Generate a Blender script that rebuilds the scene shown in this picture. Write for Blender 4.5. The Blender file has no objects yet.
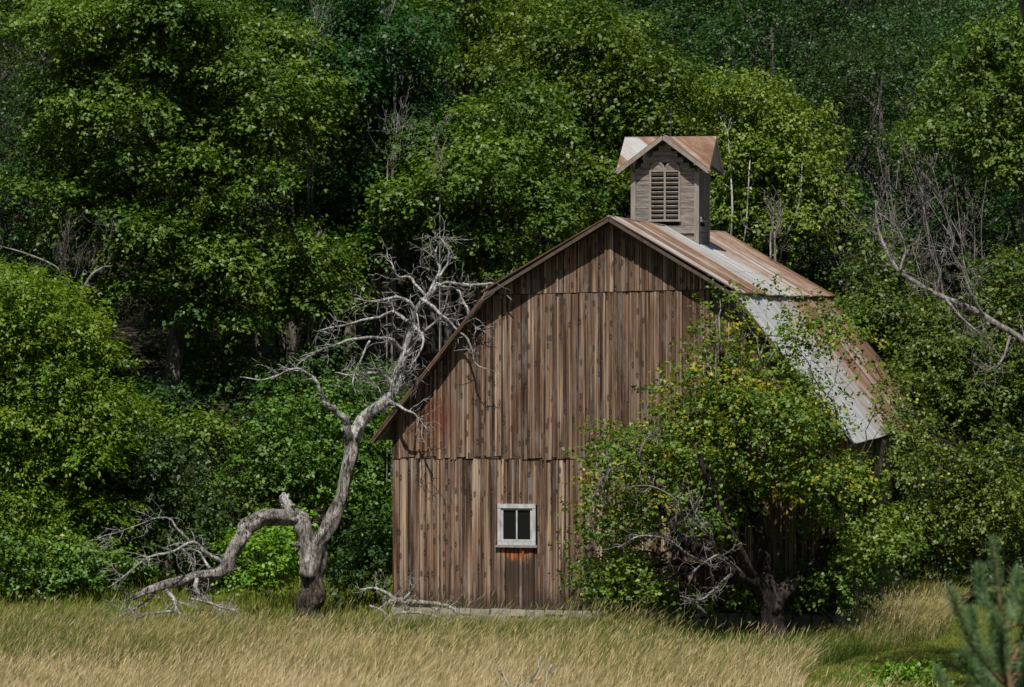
import bpy, math, numpy as np
from mathutils import Vector
C = bpy.context.scene.collection
rad = math.radians

# ------------------------------------------------------------------ camera model
CAM = np.array([0.0, 0.0, 6.95]); F = 3655.0; PITCH = math.atan(28.5 / F)
FW = np.array([0, math.cos(PITCH), -math.sin(PITCH)]); UP = np.array([0, math.sin(PITCH), math.cos(PITCH)])
def W(px, py, d):
    """world point seen at photo position (px, py) at d metres from the lens"""
    return CAM + d * (FW + np.array([(px - 512) / F, 0, 0]) + (343.5 - py) / F * UP)
def gz(x, y):
    x = np.asarray(x, float); y = np.asarray(y, float)
    n = np.clip((62 - y) / 62, 0, 1.6)
    z = -0.33 + 5.6 * n ** 1.5
    b = np.clip(y - 103, 0, 400)
    z = z + 0.20 * b * np.clip(b / 14, 0, 1)
    z = z + 0.05 * np.sin(x * .7 + 1) * np.sin(y * .45) + 0.03 * np.sin(x * 1.9 + y * 1.3)
    return z
def unit(v):
    return v / np.maximum(np.linalg.norm(v, axis=-1, keepdims=True), 1e-9)

# ------------------------------------------------------------------ object helpers
def tag(o, label=None, cat=None, group=None, kind=None):
    if label: o['label'] = label
    if cat: o['category'] = cat
    if group: o['group'] = group
    if kind: o['kind'] = kind
    return o
def thing(name, label, cat, loc, group=None, rz=0):
    o = bpy.data.objects.new(name, None); C.objects.link(o)
    o.location = loc; o.rotation_euler = (0, 0, rz); o.empty_display_size = .3
    return tag(o, label, cat, group)
def mesh_obj(name, me, mat, parent=None, smooth=False):
    o = bpy.data.objects.new(name, me); C.objects.link(o)
    if mat: me.materials.append(mat)
    if parent: o.parent = parent
    if smooth: me.polygons.foreach_set('use_smooth', [True] * len(me.polygons))
    return o

class MB:
    """collects polygons of one part"""
    def __init__(s): s.v = []; s.f = []; s.a = []; s.uv = []
    def poly(s, pts, a=0., uv=None):
        n = len(s.v); s.v += [tuple(p) for p in pts]; s.f.append(tuple(range(n, n + len(pts)))); s.a.append(a)
        s.uv += list(uv) if uv else [(0, 0)] * len(pts)
    def box(s, x0, x1, y0, y1, z0, z1, a=0.):
        s.prism([(x0, z0), (x1, z0), (x1, z1), (x0, z1)], y0, y1, a)
    def prism(s, xz, y0, y1, a=0.):
        """polygon in the x-z plane (counter-clockwise seen from -y), extruded from y0 to y1"""
        n = len(xz)
        s.poly([(x, y0, z) for x, z in xz], a); s.poly([(x, y1, z) for x, z in reversed(xz)], a)
        for i in range(n):
            (xa, za), (xb, zb) = xz[i], xz[(i + 1) % n]
            s.poly([(xa, y0, za), (xa, y1, za), (xb, y1, zb), (xb, y0, zb)], a)
    def beam(s, p, q, w, h, a=0., upv=(0, 0, 1)):
        p = np.array(p, float); q = np.array(q, float); d = unit(q - p); u = np.array(upv, float)
        sd = unit(np.cross(d, u)); u = np.cross(sd, d)
        c = [[e + sd * sx * w / 2 + u * sz * h / 2 for sx, sz in ((-1, -1), (1, -1), (1, 1), (-1, 1))] for e in (p, q)]
        s.poly(c[0][::-1], a); s.poly(c[1], a)
        for i in range(4):
            j = (i + 1) % 4; s.poly([c[0][i], c[0][j], c[1][j], c[1][i]], a)
    def tube(s, pts, r, k=7, a=0., rng=None, rough=0., flute=0.):
        pts = np.array(pts, float); m = len(pts)
        r = np.full(m, r, float) if np.isscalar(r) else np.array(r, float)
        t = unit(np.gradient(pts, axis=0)); ref = np.array([0.31, .17, .93])
        if abs(t[0] @ ref) > .9: ref = np.array([1., .2, .1])
        n0 = len(s.v); ang = np.arange(k) * 2 * math.pi / k
        for i in range(m):
            ref = ref - t[i] * (ref @ t[i]); ref = ref / np.linalg.norm(ref); bt = np.cross(t[i], ref)
            for q in ang:
                rr = r[i] * (1 + (rough * rng.normal() if rng is not None else 0) + flute * (math.sin(3 * q + i * .22) + .7 * math.sin(5 * q - i * .31 + 1)))
                s.v.append(tuple(pts[i] + rr * (math.cos(q) * ref + math.sin(q) * bt))); s.uv.append((0, 0))
        for i in range(m - 1):
            for j in range(k):
                j2 = (j + 1) % k
                s.f.append((n0 + i * k + j, n0 + i * k + j2, n0 + (i + 1) * k + j2, n0 + (i + 1) * k + j)); s.a.append(a)
        s.f.append(tuple(n0 + (m - 1) * k + j for j in range(k))); s.a.append(a)
        s.f.append(tuple(n0 + j for j in reversed(range(k)))); s.a.append(a)
    def mesh(s, name, uv=False):
        me = bpy.data.meshes.new(name); me.from_pydata(s.v, [], s.f)
        at = me.attributes.new('rnd', 'FLOAT', 'FACE'); at.data.foreach_set('value', np.array(s.a, np.float32))
        if uv:
            l = me.uv_layers.new(name='UV'); idx = np.zeros(len(me.loops), np.int32); me.loops.foreach_get('vertex_index', idx)
            l.data.foreach_set('uv', np.array(s.uv, np.float32)[idx].ravel())
        return me
    def build(s, name, mat, parent=None, smooth=False, uv=False):
        return mesh_obj(name, s.mesh(name, uv), mat, parent, smooth)

def spline(pts, n=4):
    """Catmull-Rom through the points (any dimension)"""
    p = np.array(pts, float)
    if len(p) < 3: return p
    e = np.vstack([2 * p[0] - p[1], p, 2 * p[-1] - p[-2]]); out = []
    for i in range(1, len(e) - 2):
        for k in range(n):
            t = k / n; a, b, c, d = e[i - 1], e[i], e[i + 1], e[i + 2]
            out.append(.5 * (2 * b + (c - a) * t + (2 * a - 5 * b + 4 * c - d) * t * t + (3 * b - a - 3 * c + d) * t ** 3))
    out.append(p[-1]); return np.array(out)

# ------------------------------------------------------------------ node materials
class N:
    def __init__(s, name):
        s.m = bpy.data.materials.new(name); s.m.use_nodes = True; s.t = s.m.node_tree; s.t.nodes.clear()
        s.out = s.n('ShaderNodeOutputMaterial')
    def n(s, ty, **kw):
        o = s.t.nodes.new(ty)
        for k, v in kw.items():
            if k.startswith('i_'):
                key = k[2:]; key = int(key) if key.isdigit() else key.replace('_', ' ')
                if hasattr(v, 'is_output'): s.t.links.new(v, o.inputs[key])
                else: o.inputs[key].default_value = v
            else: setattr(o, k, v)
        return o
    def attr(s, name): return s.n('ShaderNodeAttribute', attribute_name=name).outputs['Fac']
    def ramp(s, fac, stops, interp='LINEAR'):
        o = s.n('ShaderNodeValToRGB', i_0=fac); r = o.color_ramp; r.interpolation = interp
        while len(r.elements) < len(stops): r.elements.new(.5)
        for e, (p, c) in zip(r.elements, stops):
            e.position = p; e.color = (*c, 1) if not np.isscalar(c) else (c, c, c, 1)
        return o.outputs[0]
    def math(s, op, a, b=0., c=0.): return s.n('ShaderNodeMath', operation=op, i_0=a, i_1=b, i_2=c).outputs[0]
    def mix(s, f, a, b, bt='MIX'):
        o = s.n('ShaderNodeMix', data_type='RGBA', blend_type=bt)
        for k, v in ((0, f), (6, a), (7, b)):
            if hasattr(v, 'is_output'): s.t.links.new(v, o.inputs[k])
            else: o.inputs[k].default_value = v if k == 0 else (*v, 1)
        return o.outputs[2]
    def noise(s, vec, scale, detail=4, rough=.6, dist=0):
        return s.n('ShaderNodeTexNoise', i_Vector=vec, i_Scale=scale, i_Detail=detail, i_Roughness=rough, i_Distortion=dist).outputs[0]
    def map(s, vec, scale=(1, 1, 1), loc=(0, 0, 0)): return s.n('ShaderNodeMapping', i_Vector=vec, i_Scale=scale, i_Location=loc).outputs[0]
    def obj(s): return s.n('ShaderNodeTexCoord').outputs['Object']
    def uv(s): return s.n('ShaderNodeTexCoord').outputs['UV']
    def bump(s, h, st=.5, d=.02): return s.n('ShaderNodeBump', i_Height=h, i_Strength=st, i_Distance=d).outputs[0]
    def pbr(s, col, rough=.8, metal=0., normal=None, spec=.3):
        p = s.n('ShaderNodeBsdfPrincipled')
        for k, v in (('Base Color', col), ('Roughness', rough), ('Metallic', metal), ('Normal', normal), ('Specular IOR Level', spec)):
            if v is None: continue
            if hasattr(v, 'is_output'): s.t.links.new(v, p.inputs[k])
            else: p.inputs[k].default_value = (*v, 1) if isinstance(v, tuple) else v
        s.t.links.new(p.outputs[0], s.out.inputs[0]); return s.m

def m_leaf(name, lo, hi, odd, trans=.30, gloss=.03):
    k = N(name); r = k.attr('rnd')
    col = k.ramp(r, [(0, lo), (.5, tuple((a + b) / 2 for a, b in zip(lo, hi))), (.93, hi), (.97, odd), (1, odd)])
    oi = k.n('ShaderNodeObjectInfo').outputs['Random']
    col = k.n('ShaderNodeHueSaturation', i_Hue=k.math('MULTIPLY_ADD', oi, .030, .480), i_Value=k.math('MULTIPLY_ADD', oi, .35, .83), i_Color=col).outputs[0]
    d = k.n('ShaderNodeBsdfDiffuse', i_Color=col).outputs[0]
    tc = k.mix(1., col, (1.25, 1.4, .4), 'MULTIPLY')
    t = k.n('ShaderNodeBsdfTranslucent', i_Color=tc).outputs[0]
    g = k.n('ShaderNodeBsdfGlossy', i_Color=(.85, .92, .85, 1), i_Roughness=.5).outputs[0]
    a = k.n('ShaderNodeMixShader', i_0=trans, i_1=d, i_2=t).outputs[0]
    b = k.n('ShaderNodeMixShader', i_0=gloss, i_1=a, i_2=g).outputs[0]
    k.t.links.new(b, k.out.inputs[0]); return k.m

def m_bark(name, c0, c1, c2, sc=3., st=.8):
    k = N(name); v = k.obj()
    n1 = k.noise(k.map(v, (sc * 2.5, sc * 2.5, sc * .6)), 1, 6, .65, .5); n2 = k.noise(v, sc * .5, 3)
    f = k.math('ADD', k.math('MULTIPLY', n1, .75), k.math('MULTIPLY', n2, .3))
    return k.pbr(k.ramp(f, [(.40, c0), (.51, c1), (.63, c2)]), .9, 0, k.bump(n1, st, .12))

def m_wood(name, stains=False, bright=1.):
    k = N(name); v = k.obj(); b = k.attr('rnd')
    off = k.n('ShaderNodeCombineXYZ', i_0=k.math('MULTIPLY', b, 37.), i_1=k.math('MULTIPLY', b, 11.), i_2=k.math('MULTIPLY', b, 53.)).outputs[0]
    vv = k.n('ShaderNodeVectorMath', operation='ADD', i_0=v, i_1=off).outputs[0]
    g1 = k.noise(k.map(vv, (30, 30, .22)), 1, 6, .7, .35)
    g2 = k.noise(k.map(vv, (7, 7, .16)), 1, 5, .65, .6)
    g3 = k.noise(k.map(vv, (3.5, 3.5, .7)), 1, 5, .7)
    f = k.math('ADD', k.math('MULTIPLY', g1, .5), k.math('MULTIPLY', g2, .55))
    col = k.ramp(f, [(.40, (.013, .009, .007)), (.475, (.060, .038, .025)), (.528, (.145, .093, .061)), (.580, (.28, .208, .150)), (.635, (.50, .42, .345))])
    tone = k.ramp(k.math('FRACT', k.math('MULTIPLY', b, 7.13)), [(0, (.60, .50, .44)), (.25, (.92, .79, .69)), (.5, (1.05, .93, .84)), (.72, (1.45, 1.38, 1.30)), (.88, (1.1, .98, .9)), (1, (.72, .52, .42))])
    col = k.mix(1., col, tone, 'MULTIPLY')
    # patches worn to grey, patches dark with damp
    col = k.mix(k.ramp(g3, [(.50, 0.), (.70, .7)]), col, (.255, .22, .188))
    col = k.mix(k.ramp(g3, [(.27, .8), (.40, 0.)]), col, (.03, .02, .014))
    # knots: a dark ring round a paler heart
    s3 = k.n('ShaderNodeSeparateXYZ', i_0=k.map(vv, (7., 7., 2.6))); vk = k.n('ShaderNodeTexVoronoi', voronoi_dimensions='2D', i_Vector=k.n('ShaderNodeCombineXYZ', i_0=k.math('ADD', s3.outputs[0], s3.outputs[1]), i_1=s3.outputs[2]).outputs[0], i_Scale=1.); kd = vk.outputs['Distance']
    kg = k.math('GREATER_THAN', k.n('ShaderNodeSeparateColor', i_0=vk.outputs['Color']).outputs[0], .66)
    kd2 = k.math('ADD', kd, k.math('MULTIPLY', g1, .08))
    kn = k.math('MULTIPLY', k.ramp(kd2, [(.07, .3), (.12, 1.), (.20, .6), (.33, 0.)]), kg)
    col = k.mix(kn, col, (.02, .013, .009))
    col = k.mix(k.math('MULTIPLY', k.math('MULTIPLY', k.ramp(kd2, [(.06, 1.), (.10, 0.)]), kg), .55), col, (.42, .36, .30))
    if stains:
        sp = k.n('ShaderNodeSeparateXYZ', i_0=v); x, z = sp.outputs[0], sp.outputs[2]
        wob = k.math('MULTIPLY', k.math('SUBTRACT', g2, .5), 1.6); wz = k.math('MULTIPLY', k.math('SUBTRACT', g3, .5), 2.2)
        def spot(cx, cz, rx, rz, lo=.55, hi=1.):
            a = k.math('DIVIDE', k.math('ADD', k.math('SUBTRACT', x, cx), k.math('MULTIPLY', wob, .5)), rx)
            c = k.math('DIVIDE', k.math('ADD', k.math('SUBTRACT', z, cz), k.math('MULTIPLY', wz, .4)), rz)
            d = k.math('SQRT', k.math('ADD', k.math('MULTIPLY', a, a), k.math('MULTIPLY', c, c)))
            return k.ramp(d, [(lo, 1.), (hi, 0.)])
        red = k.ramp(g1, [(.38, (.022, .010, .006)), (.5, (.115, .040, .018)), (.62, (.30, .12, .055))])
        col = k.mix(k.math('MULTIPLY', k.math('MULTIPLY', spot(1.12, 4.62, .55, .8, .4, 1.), k.ramp(g3, [(.42, .25), (.52, 1.)])), .9), col, red)
        col = k.mix(k.math('MULTIPLY', spot(.9, 4.3, 1.1, .9, .2, 1.), .4), col, red)
        soot = k.mix(g1, (.012, .009, .008), (.07, .05, .04))
        col = k.mix(k.math('MULTIPLY', spot(3.04, .78, .6, .75, .4, 1.), .8), col, soot)
        col = k.mix(spot(3.02, 1.30, .42, .16, .55, 1.), col, k.ramp(g1, [(.38, (.03, .012, .008)), (.5, (.33, .09, .025)), (.66, (.62, .24, .08))]))
        col = k.mix(k.math('MULTIPLY', k.ramp(k.math('ADD', z, k.math('MULTIPLY', wob, .4)), [(.12, .85), (.55, 0.)]), 1.), col, (.045, .032, .024))
    if bright != 1.: col = k.mix(1., col, (bright, bright, bright), 'MULTIPLY')
    h = k.math('ADD', g1, k.math('MULTIPLY', kn, -.6))
    return k.pbr(col, .88, 0, k.bump(h, .7, .02), .25)

def m_metal(name, bands):
    """galvanised sheets with rust running down the slope; uv = metres along the ridge, metres down the slope"""
    k = N(name); uv = k.uv(); sp = k.n('ShaderNodeSeparateXYZ', i_0=uv); a, s = sp.outputs[0], sp.outputs[1]
    st = k.noise(k.map(uv, (3.2, .42, 1)), 1, 7, .75, .6); fine = k.noise(k.map(uv, (22, 1.1, 1)), 1, 4, .7)
    big = k.noise(k.map(uv, (1.3, .8, 1), (3, 7, 0)), 1, 6, .7, .6)
    sheet = k.n('ShaderNodeTexWhiteNoise', noise_dimensions='1D', i_W=k.math('FLOOR', k.math('DIVIDE', a, .68))).outputs[0]
    lvl = k.ramp(k.math('DIVIDE', a, 18.), bands)
    f = k.math('ADD', k.math('MULTIPLY', st, .62), k.math('ADD', k.math('MULTIPLY', big, .5), k.math('MULTIPLY', fine, .25)))
    f = k.math('ADD', k.math('ADD', f, k.math('MULTIPLY', k.math('SUBTRACT', sheet, .5), .16)), k.math('SUBTRACT', lvl, .66))
    col = k.ramp(f, [(.27, (.50, .50, .49)), (.40, (.42, .395, .37)), (.51, (.265, .175, .118)), (.62, (.155, .080, .044)), (.80, (.075, .037, .024))])
    dirt = k.ramp(fine, [(.3, (.62, .6, .58)), (.55, (1, 1, 1))]); col = k.mix(.8, col, dirt, 'MULTIPLY')
    seam = k.math('FRACT', k.math('DIVIDE', s, 2.35))
    col = k.mix(k.math('MULTIPLY', k.ramp(seam, [(.0, .6), (.012, .6), (.02, 0.)]), .7), col, (.12, .08, .06))
    return k.pbr(col, k.ramp(f, [(.4, .5), (.6, .9)]), k.ramp(f, [(.36, .28), (.52, 0.)]), k.bump(fine, .25, .01), .4)

M = {}
M['wood'] = m_wood('weathered_board', True, .9)
M['wood_plain'] = m_wood('weathered_plank')
M['roof_hi'] = m_metal('rusty_sheet_upper', [(0, .66), (.004, .34), (.04, .44), (.12, .54), (.24, .50), (.34, .36), (.46, .26), (.58, .36), (.70, .50), (1, .56)])
M['roof_lo'] = m_metal('rusty_sheet_lower', [(0, .60), (.004, .10), (.26, .17), (.36, .36), (.48, .40), (.62, .54), (1, .62)])
M['roof_cup'] = m_metal('rusty_sheet_cupola', [(0, .44), (.14, .44), (.2, .50), (.3, .46), (1, .48)])
def plain(name, c, r=.8, var=.5, sc=(9, 9, 9), metal=0., bump=.3, c2=None):
    k = N(name); n = k.noise(k.map(k.obj(), sc), 1, 6, .7)
    lo = tuple(x * (1 - var) for x in c); hi = c2 or tuple(min(1, x * (1 + var * .6)) for x in c)
    return k.pbr(k.ramp(n, [(.3, lo), (.5, c), (.7, hi)]), r, metal, k.bump(n, bump, .02))
M['rake'] = plain('rake_board', (.085, .066, .052), .85, .45, (6, 6, 6))
M['cupwood'] = plain('grey_clapboard', (.19, .165, .145), .88, .55, (3, 3, 22), c2=(.34, .30, .265))
M['cuptrim'] = plain('grey_trim', (.26, .22, .19), .85, .4, (14, 14, 2))
M['cupslat'] = plain('grey_slat', (.33, .29, .25), .85, .4, (14, 14, 2))
M['paint'] = plain('flaking_white_paint', (.43, .43, .42), .7, .35, (9, 9, 4), c2=(.58, .585, .58))
M['dark'] = plain('dark_inside', (.012, .011, .010), .95, .3)
M['stone'] = plain('fieldstone', (.33, .30, .265), .92, .55, (3.5, 3.5, 6), bump=.9)
M['iron'] = plain('iron_rod', (.10, .10, .105), .5, .3, metal=.6)
k = N('old_glass'); M['glass'] = k.pbr((.010, .011, .011), .12, 0, k.bump(k.noise(k.obj(), 5, 2), .12, .02), .2)
M['bark'] = m_bark('brown_bark', (.018, .014, .011), (.055, .043, .034), (.12, .10, .082))
M['bark_far'] = m_bark('forest_bark', (.03, .027, .022), (.085, .075, .063), (.19, .17, .15))
M['bark_apple_shaded'] = m_bark('apple_bark_shaded', (.006, .005, .004), (.018, .014, .011), (.085, .062, .046), 4.5, 1.)  # bark colour darkened to stand for the crown's shade on the trunk
M['dead'] = m_bark('dead_grey_wood', (.040, .034, .030), (.31, .29, .265), (.62, .60, .575), 5., 1.)
def m_snag(name, lo, hi):
    k = N(name); v = k.obj(); n1 = k.noise(k.map(v, (12, 12, 2.6)), 1, 7, .7, .6); n2 = k.noise(v, 2.6, 5, .7); cr = k.noise(k.map(v, (26, 26, 2.2)), 1, 4, .6, .4)
    grey = k.ramp(k.math('ADD', k.math('MULTIPLY', n1, .75), k.math('MULTIPLY', n2, .3)), [(.40, (.030, .024, .020)), (.50, (.19, .165, .142)), (.62, (.46, .43, .39))])
    brown = k.ramp(n1, [(.36, (.010, .008, .006)), (.5, (.050, .036, .026)), (.64, (.15, .115, .088))])
    zz = k.math('ADD', k.n('ShaderNodeSeparateXYZ', i_0=v).outputs[2], k.math('MULTIPLY', k.math('SUBTRACT', n2, .5), 3.2))
    c = k.mix(k.ramp(k.math('DIVIDE', zz, 10.), [(lo, .92), (hi, 0.)]), grey, brown); c = k.mix(k.ramp(cr, [(.36, .9), (.41, 0.)]), c, (.014, .011, .009))
    return k.pbr(c, .92, 0, k.bump(k.math('ADD', n1, k.math('MULTIPLY', k.ramp(cr, [(.36, 0.), (.42, 1.)]), .6)), 1., .10), .2)
M['dead_trunk'] = m_snag('dead_trunk_wood', .10, .19)
M['dead_limb'] = m_snag('dead_limb_wood', -.02, .04)
M['twig'] = m_bark('bare_twig', (.06, .054, .048), (.19, .172, .155), (.36, .335, .31), 4.)
M['birch'] = m_bark('birch_bark', (.09, .08, .07), (.40, .39, .365), (.58, .57, .545), 2.)
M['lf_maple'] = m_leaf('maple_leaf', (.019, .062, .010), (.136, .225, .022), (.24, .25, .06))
M['lf_ash'] = m_leaf('ash_leaf', (.066, .155, .011), (.205, .330, .026), (.26, .27, .04), .36)
M['lf_wood_shaded'] = m_leaf('forest_leaf_shaded', (.010, .040, .010), (.042, .098, .017), (.17, .19, .06))  # leaf colour darkened to paint in deep shade in the gaps between crowns
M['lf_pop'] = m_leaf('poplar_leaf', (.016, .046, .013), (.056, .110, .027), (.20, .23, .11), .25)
M['lf_birch'] = m_leaf('birch_leaf', (.066, .125, .012), (.200, .265, .032), (.30, .27, .06), .3)
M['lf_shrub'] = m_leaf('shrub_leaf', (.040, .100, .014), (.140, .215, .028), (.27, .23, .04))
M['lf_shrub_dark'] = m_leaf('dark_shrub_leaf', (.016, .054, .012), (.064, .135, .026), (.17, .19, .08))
M['lf_apple'] = m_leaf('apple_leaf', (.046, .100, .014), (.172, .240, .030), (.38, .28, .025))
M['lf_yellow'] = m_leaf('yellowing_leaf', (.14, .155, .015), (.30, .26, .024), (.42, .27, .03))
M['lf_pine'] = m_leaf('pine_needle', (.070, .140, .052), (.175, .28, .115), (.14, .18, .08), .15)
M['fruit'] = plain('green_apple_skin', (.34, .36, .06), .4, .3, (5, 5, 5))

# ------------------------------------------------------------------ foliage
def leaf_mesh(name, P, nr, dr, size, rnd, ar=.34):
    n = len(P); nr = unit(nr); t = unit(dr - nr * np.sum(dr * nr, 1, keepdims=True)); b = np.cross(nr, t)
    s = size[:, None]
    v = np.empty((n, 4, 3)); v[:, 0] = P; v[:, 2] = P + t * s - nr * s * .12
    v[:, 1] = P + t * s * .45 + b * s * ar + nr * s * .1; v[:, 3] = P + t * s * .45 - b * s * ar + nr * s * .1
    me = bpy.data.meshes.new(name)
    me.vertices.add(4 * n); me.vertices.foreach_set('co', v.astype(np.float32).ravel())
    me.loops.add(4 * n); me.loops.foreach_set('vertex_index', np.arange(4 * n, dtype=np.int32))
    me.polygons.add(n); me.polygons.foreach_set('loop_start', np.arange(n, dtype=np.int32) * 4)
    at = me.attributes.new('rnd', 'FLOAT', 'FACE'); at.data.foreach_set('value', rnd.astype(np.float32))
    me.update(); me.validate(); return me
def crown(name, rng, cen, R, nsp, nl=9, size=.13, length=.45, up=.75, spread=.9, ar=.34, shell=.5):
    """cen (k,3) clump centres, R (k,3) their radii, nsp sprigs per clump, nl leaves on each sprig"""
    nsp = np.asarray(nsp, int); idx = np.repeat(np.arange(len(cen)), nsp); n = len(idx)
    d = unit(rng.normal(size=(n, 3))); fl = (d[:, 2] < -.1) & (rng.random(n) < .88); d[fl, 2] *= -1
    R = R * np.c_[rng.uniform(.75, 1.35, len(R)), rng.uniform(.75, 1.35, len(R)), rng.uniform(.7, 1.4, len(R))]
    q = shell + (1 - shell) * rng.random(n) ** .6; out = rng.random(n) < .2; q[out] *= 1 + .6 * rng.random(int(out.sum()))
    pos = cen[idx] + d * R[idx] * q[:, None] + rng.normal(size=(n, 3)) * .09
    ax = unit(d * .9 + rng.normal(size=(n, 3)) * .5 + np.array([0, 0, -.05]))
    tone = rng.random(len(cen))[idx] * .48 + rng.random(n) * .22
    j = np.tile(np.arange(nl) / nl, n); sp = np.repeat(np.arange(n), nl); m = n * nl
    L = length * (.6 + .8 * rng.random(n))
    P = pos[sp] + ax[sp] * (j * L[sp])[:, None] + rng.normal(size=(m, 3)) * size * .35
    P[:, 2] -= (j ** 2) * L[sp] * .25
    dr = ax[sp] + rng.normal(size=(m, 3)) * spread
    nr = np.array([0, 0, up * .75]) + .55 * d[sp] + rng.normal(size=(m, 3)) * .42
    sz = size * (.6 + .75 * rng.random(m)); rnd = np.clip(tone[sp] + rng.random(m) * .32, 0, 1)
    return leaf_mesh(name, P, nr, dr, sz, rnd, ar)
def limb_path(rng, a, b, sag=.12, n=6):
    t = np.linspace(0, 1, n)[:, None]; L = np.linalg.norm(b - a)
    p = a + (b - a) * t + rng.normal(size=(n, 3)) * L * .035 * np.sin(t * math.pi)
    p[:, 2] += np.sin(t[:, 0] * math.pi) * L * sag; return p

def generic(seed, n_cl=50, h=16., w=4.6, base=.22, leaf='lf_wood_shaded', nsp=80, nl=8, size=.12, cl=(.45, 1.2), flat=.6, bark='bark_far', twin=False):
    """one broadleaf tree standing at the origin: (trunk mesh, crown mesh)"""
    rng = np.random.default_rng(seed)
    d = unit(rng.normal(size=(n_cl, 3))); d[:, 2] = np.where(d[:, 2] < -.55, -d[:, 2], d[:, 2])
    lump = 1 + .20 * np.sin(3 * np.arctan2(d[:, 1], d[:, 0]) + seed) + .15 * np.sin(5 * d[:, 2] + 2 * seed)
    q = (.45 + .55 * rng.random(n_cl) ** .55) * lump; hc = h * (1 - base) / 2
    cen = np.c_[d[:, 0] * q * w * .86, d[:, 1] * q * w * .86, h * base + hc + d[:, 2] * q * hc * .92]
    r = rng.uniform(cl[0], cl[1], n_cl); R = np.c_[r, r, r * flat]
    tb = MB(); lean = rng.normal(size=2) * .35
    tp = np.array([[0, 0, -.6], [0, 0, h * .1], [lean[0] * .4, lean[1] * .4, h * .3], [lean[0], lean[1], h * .55], [lean[0] * 1.6, lean[1] * 1.3, h * .86]])
    tp = spline(tp, 3); r0 = h * .0135
    tb.tube(tp, np.linspace(r0 * 1.25, r0 * .22, len(tp)), 8, 0, rng, .05)
    if twin:
        t2 = tp + np.linspace(0, 1, len(tp))[:, None] * np.array([1.5, .6, -1.2]); tb.tube(t2, np.linspace(r0, r0 * .2, len(tp)), 8)
    for i in np.argsort(rng.random(n_cl))[:26]:
        k0 = np.clip(int(len(tp) * (.18 + .75 * (cen[i, 2] / h - .18))), 2, len(tp) - 2)
        tb.tube(limb_path(rng, tp[k0], cen[i]), np.linspace(r0 * .34, r0 * .08, 6), 5)
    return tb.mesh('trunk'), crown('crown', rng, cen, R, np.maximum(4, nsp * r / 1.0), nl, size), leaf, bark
def put(var, name, label, cat, x, y, sx, sz, rz, group):
    tm, cm, leaf, bark = var
    t = thing(name, label, cat, (x, y, float(gz(x, y)) - .1), group, rz)
    t.scale = (sx, sx, sz)
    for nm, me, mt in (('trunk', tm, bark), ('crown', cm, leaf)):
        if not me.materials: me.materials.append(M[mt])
        o = bpy.data.objects.new(nm, me); C.objects.link(o); o.parent = t
    return t

def shaped(name, label, cat, seed, dep, ells, trunk, leaf, bark, group=None, thick=2.2, cl=(.45, .9), flat=.55, nsp=40, nl=9, size=.13,
           stems=None, n_limb=18, up=.75, ar=.34, length=.45, spread=.9, dens=1.):
    """a tree or shrub whose crown is a set of clumps: ells = (px, py, rx, ry, clumps[, depth shift])"""
    rng = np.random.default_rng(seed); cen = []
    for e in ells:
        px, py, rx, ry, n = e[:5]; n = max(3, int(n * dens)); dd = e[5] if len(e) > 5 else 0
        a = rng.random(n) * 2 * math.pi; q = np.sqrt(rng.random(n)) * .95
        for i in range(n):
            z = dep + dd + rng.uniform(-1, 1) * thick * math.sqrt(max(.08, 1 - q[i] ** 2))
            cen.append(W(px + rx * q[i] * math.cos(a[i]), py + ry * q[i] * math.sin(a[i]), z))
    cen = np.array(cen); r = rng.uniform(cl[0], cl[1], len(cen)); R = np.c_[r, r, r * flat]
    g = gz(cen[:, 0], cen[:, 1]); cen[:, 2] = np.maximum(cen[:, 2], g + r * flat * .7)
    b = W(trunk[0], trunk[1], dep); bz = float(gz(b[0], b[1])); org = np.array([b[0], b[1], bz])
    t = thing(name, label, cat, org, group)
    mb = MB()
    if stems is None:
        top = np.array([cen[:, 0].mean(), cen[:, 1].mean(), np.percentile(cen[:, 2], 85)]) - org
        stems = [(np.array([[0, 0, -.3], top * .3 + rng.normal(size=3) * .1, top * .65 + rng.normal(size=3) * .25, top]), trunk[2], trunk[2] * .25)]
    paths = []
    for p, r0, r1 in stems:
        p = spline(p, 4); mb.tube(p, np.linspace(r0, r1, len(p)), 14, 0, rng, .04, .07); paths.append((p, r0, r1))
    allp = np.vstack([p[1:] for p, _, _ in paths]); allr = np.concatenate([np.linspace(a, c, len(p))[1:] for p, a, c in paths])
    for i in np.argsort(rng.random(len(cen)))[:n_limb]:
        e = cen[i] - org; dist = np.linalg.norm(allp - e, axis=1) + np.maximum(0, allp[:, 2] - e[2]) * 1.2; k0 = int(np.argmin(dist))
        mb.tube(limb_path(rng, allp[k0], e, .06), np.linspace(min(.05, allr[k0] * .55), .009, 6), 5)
    mb.build('trunk', M[bark], t, True)
    me = crown('crown', rng, cen - org, R, np.maximum(3, nsp * r ** 2 / .45), nl, size, length, up, spread, ar)
    mesh_obj('crown', me, M[leaf], t)
    t['_d'] = 0.; del t['_d']
    return t, org, cen, rng

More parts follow.
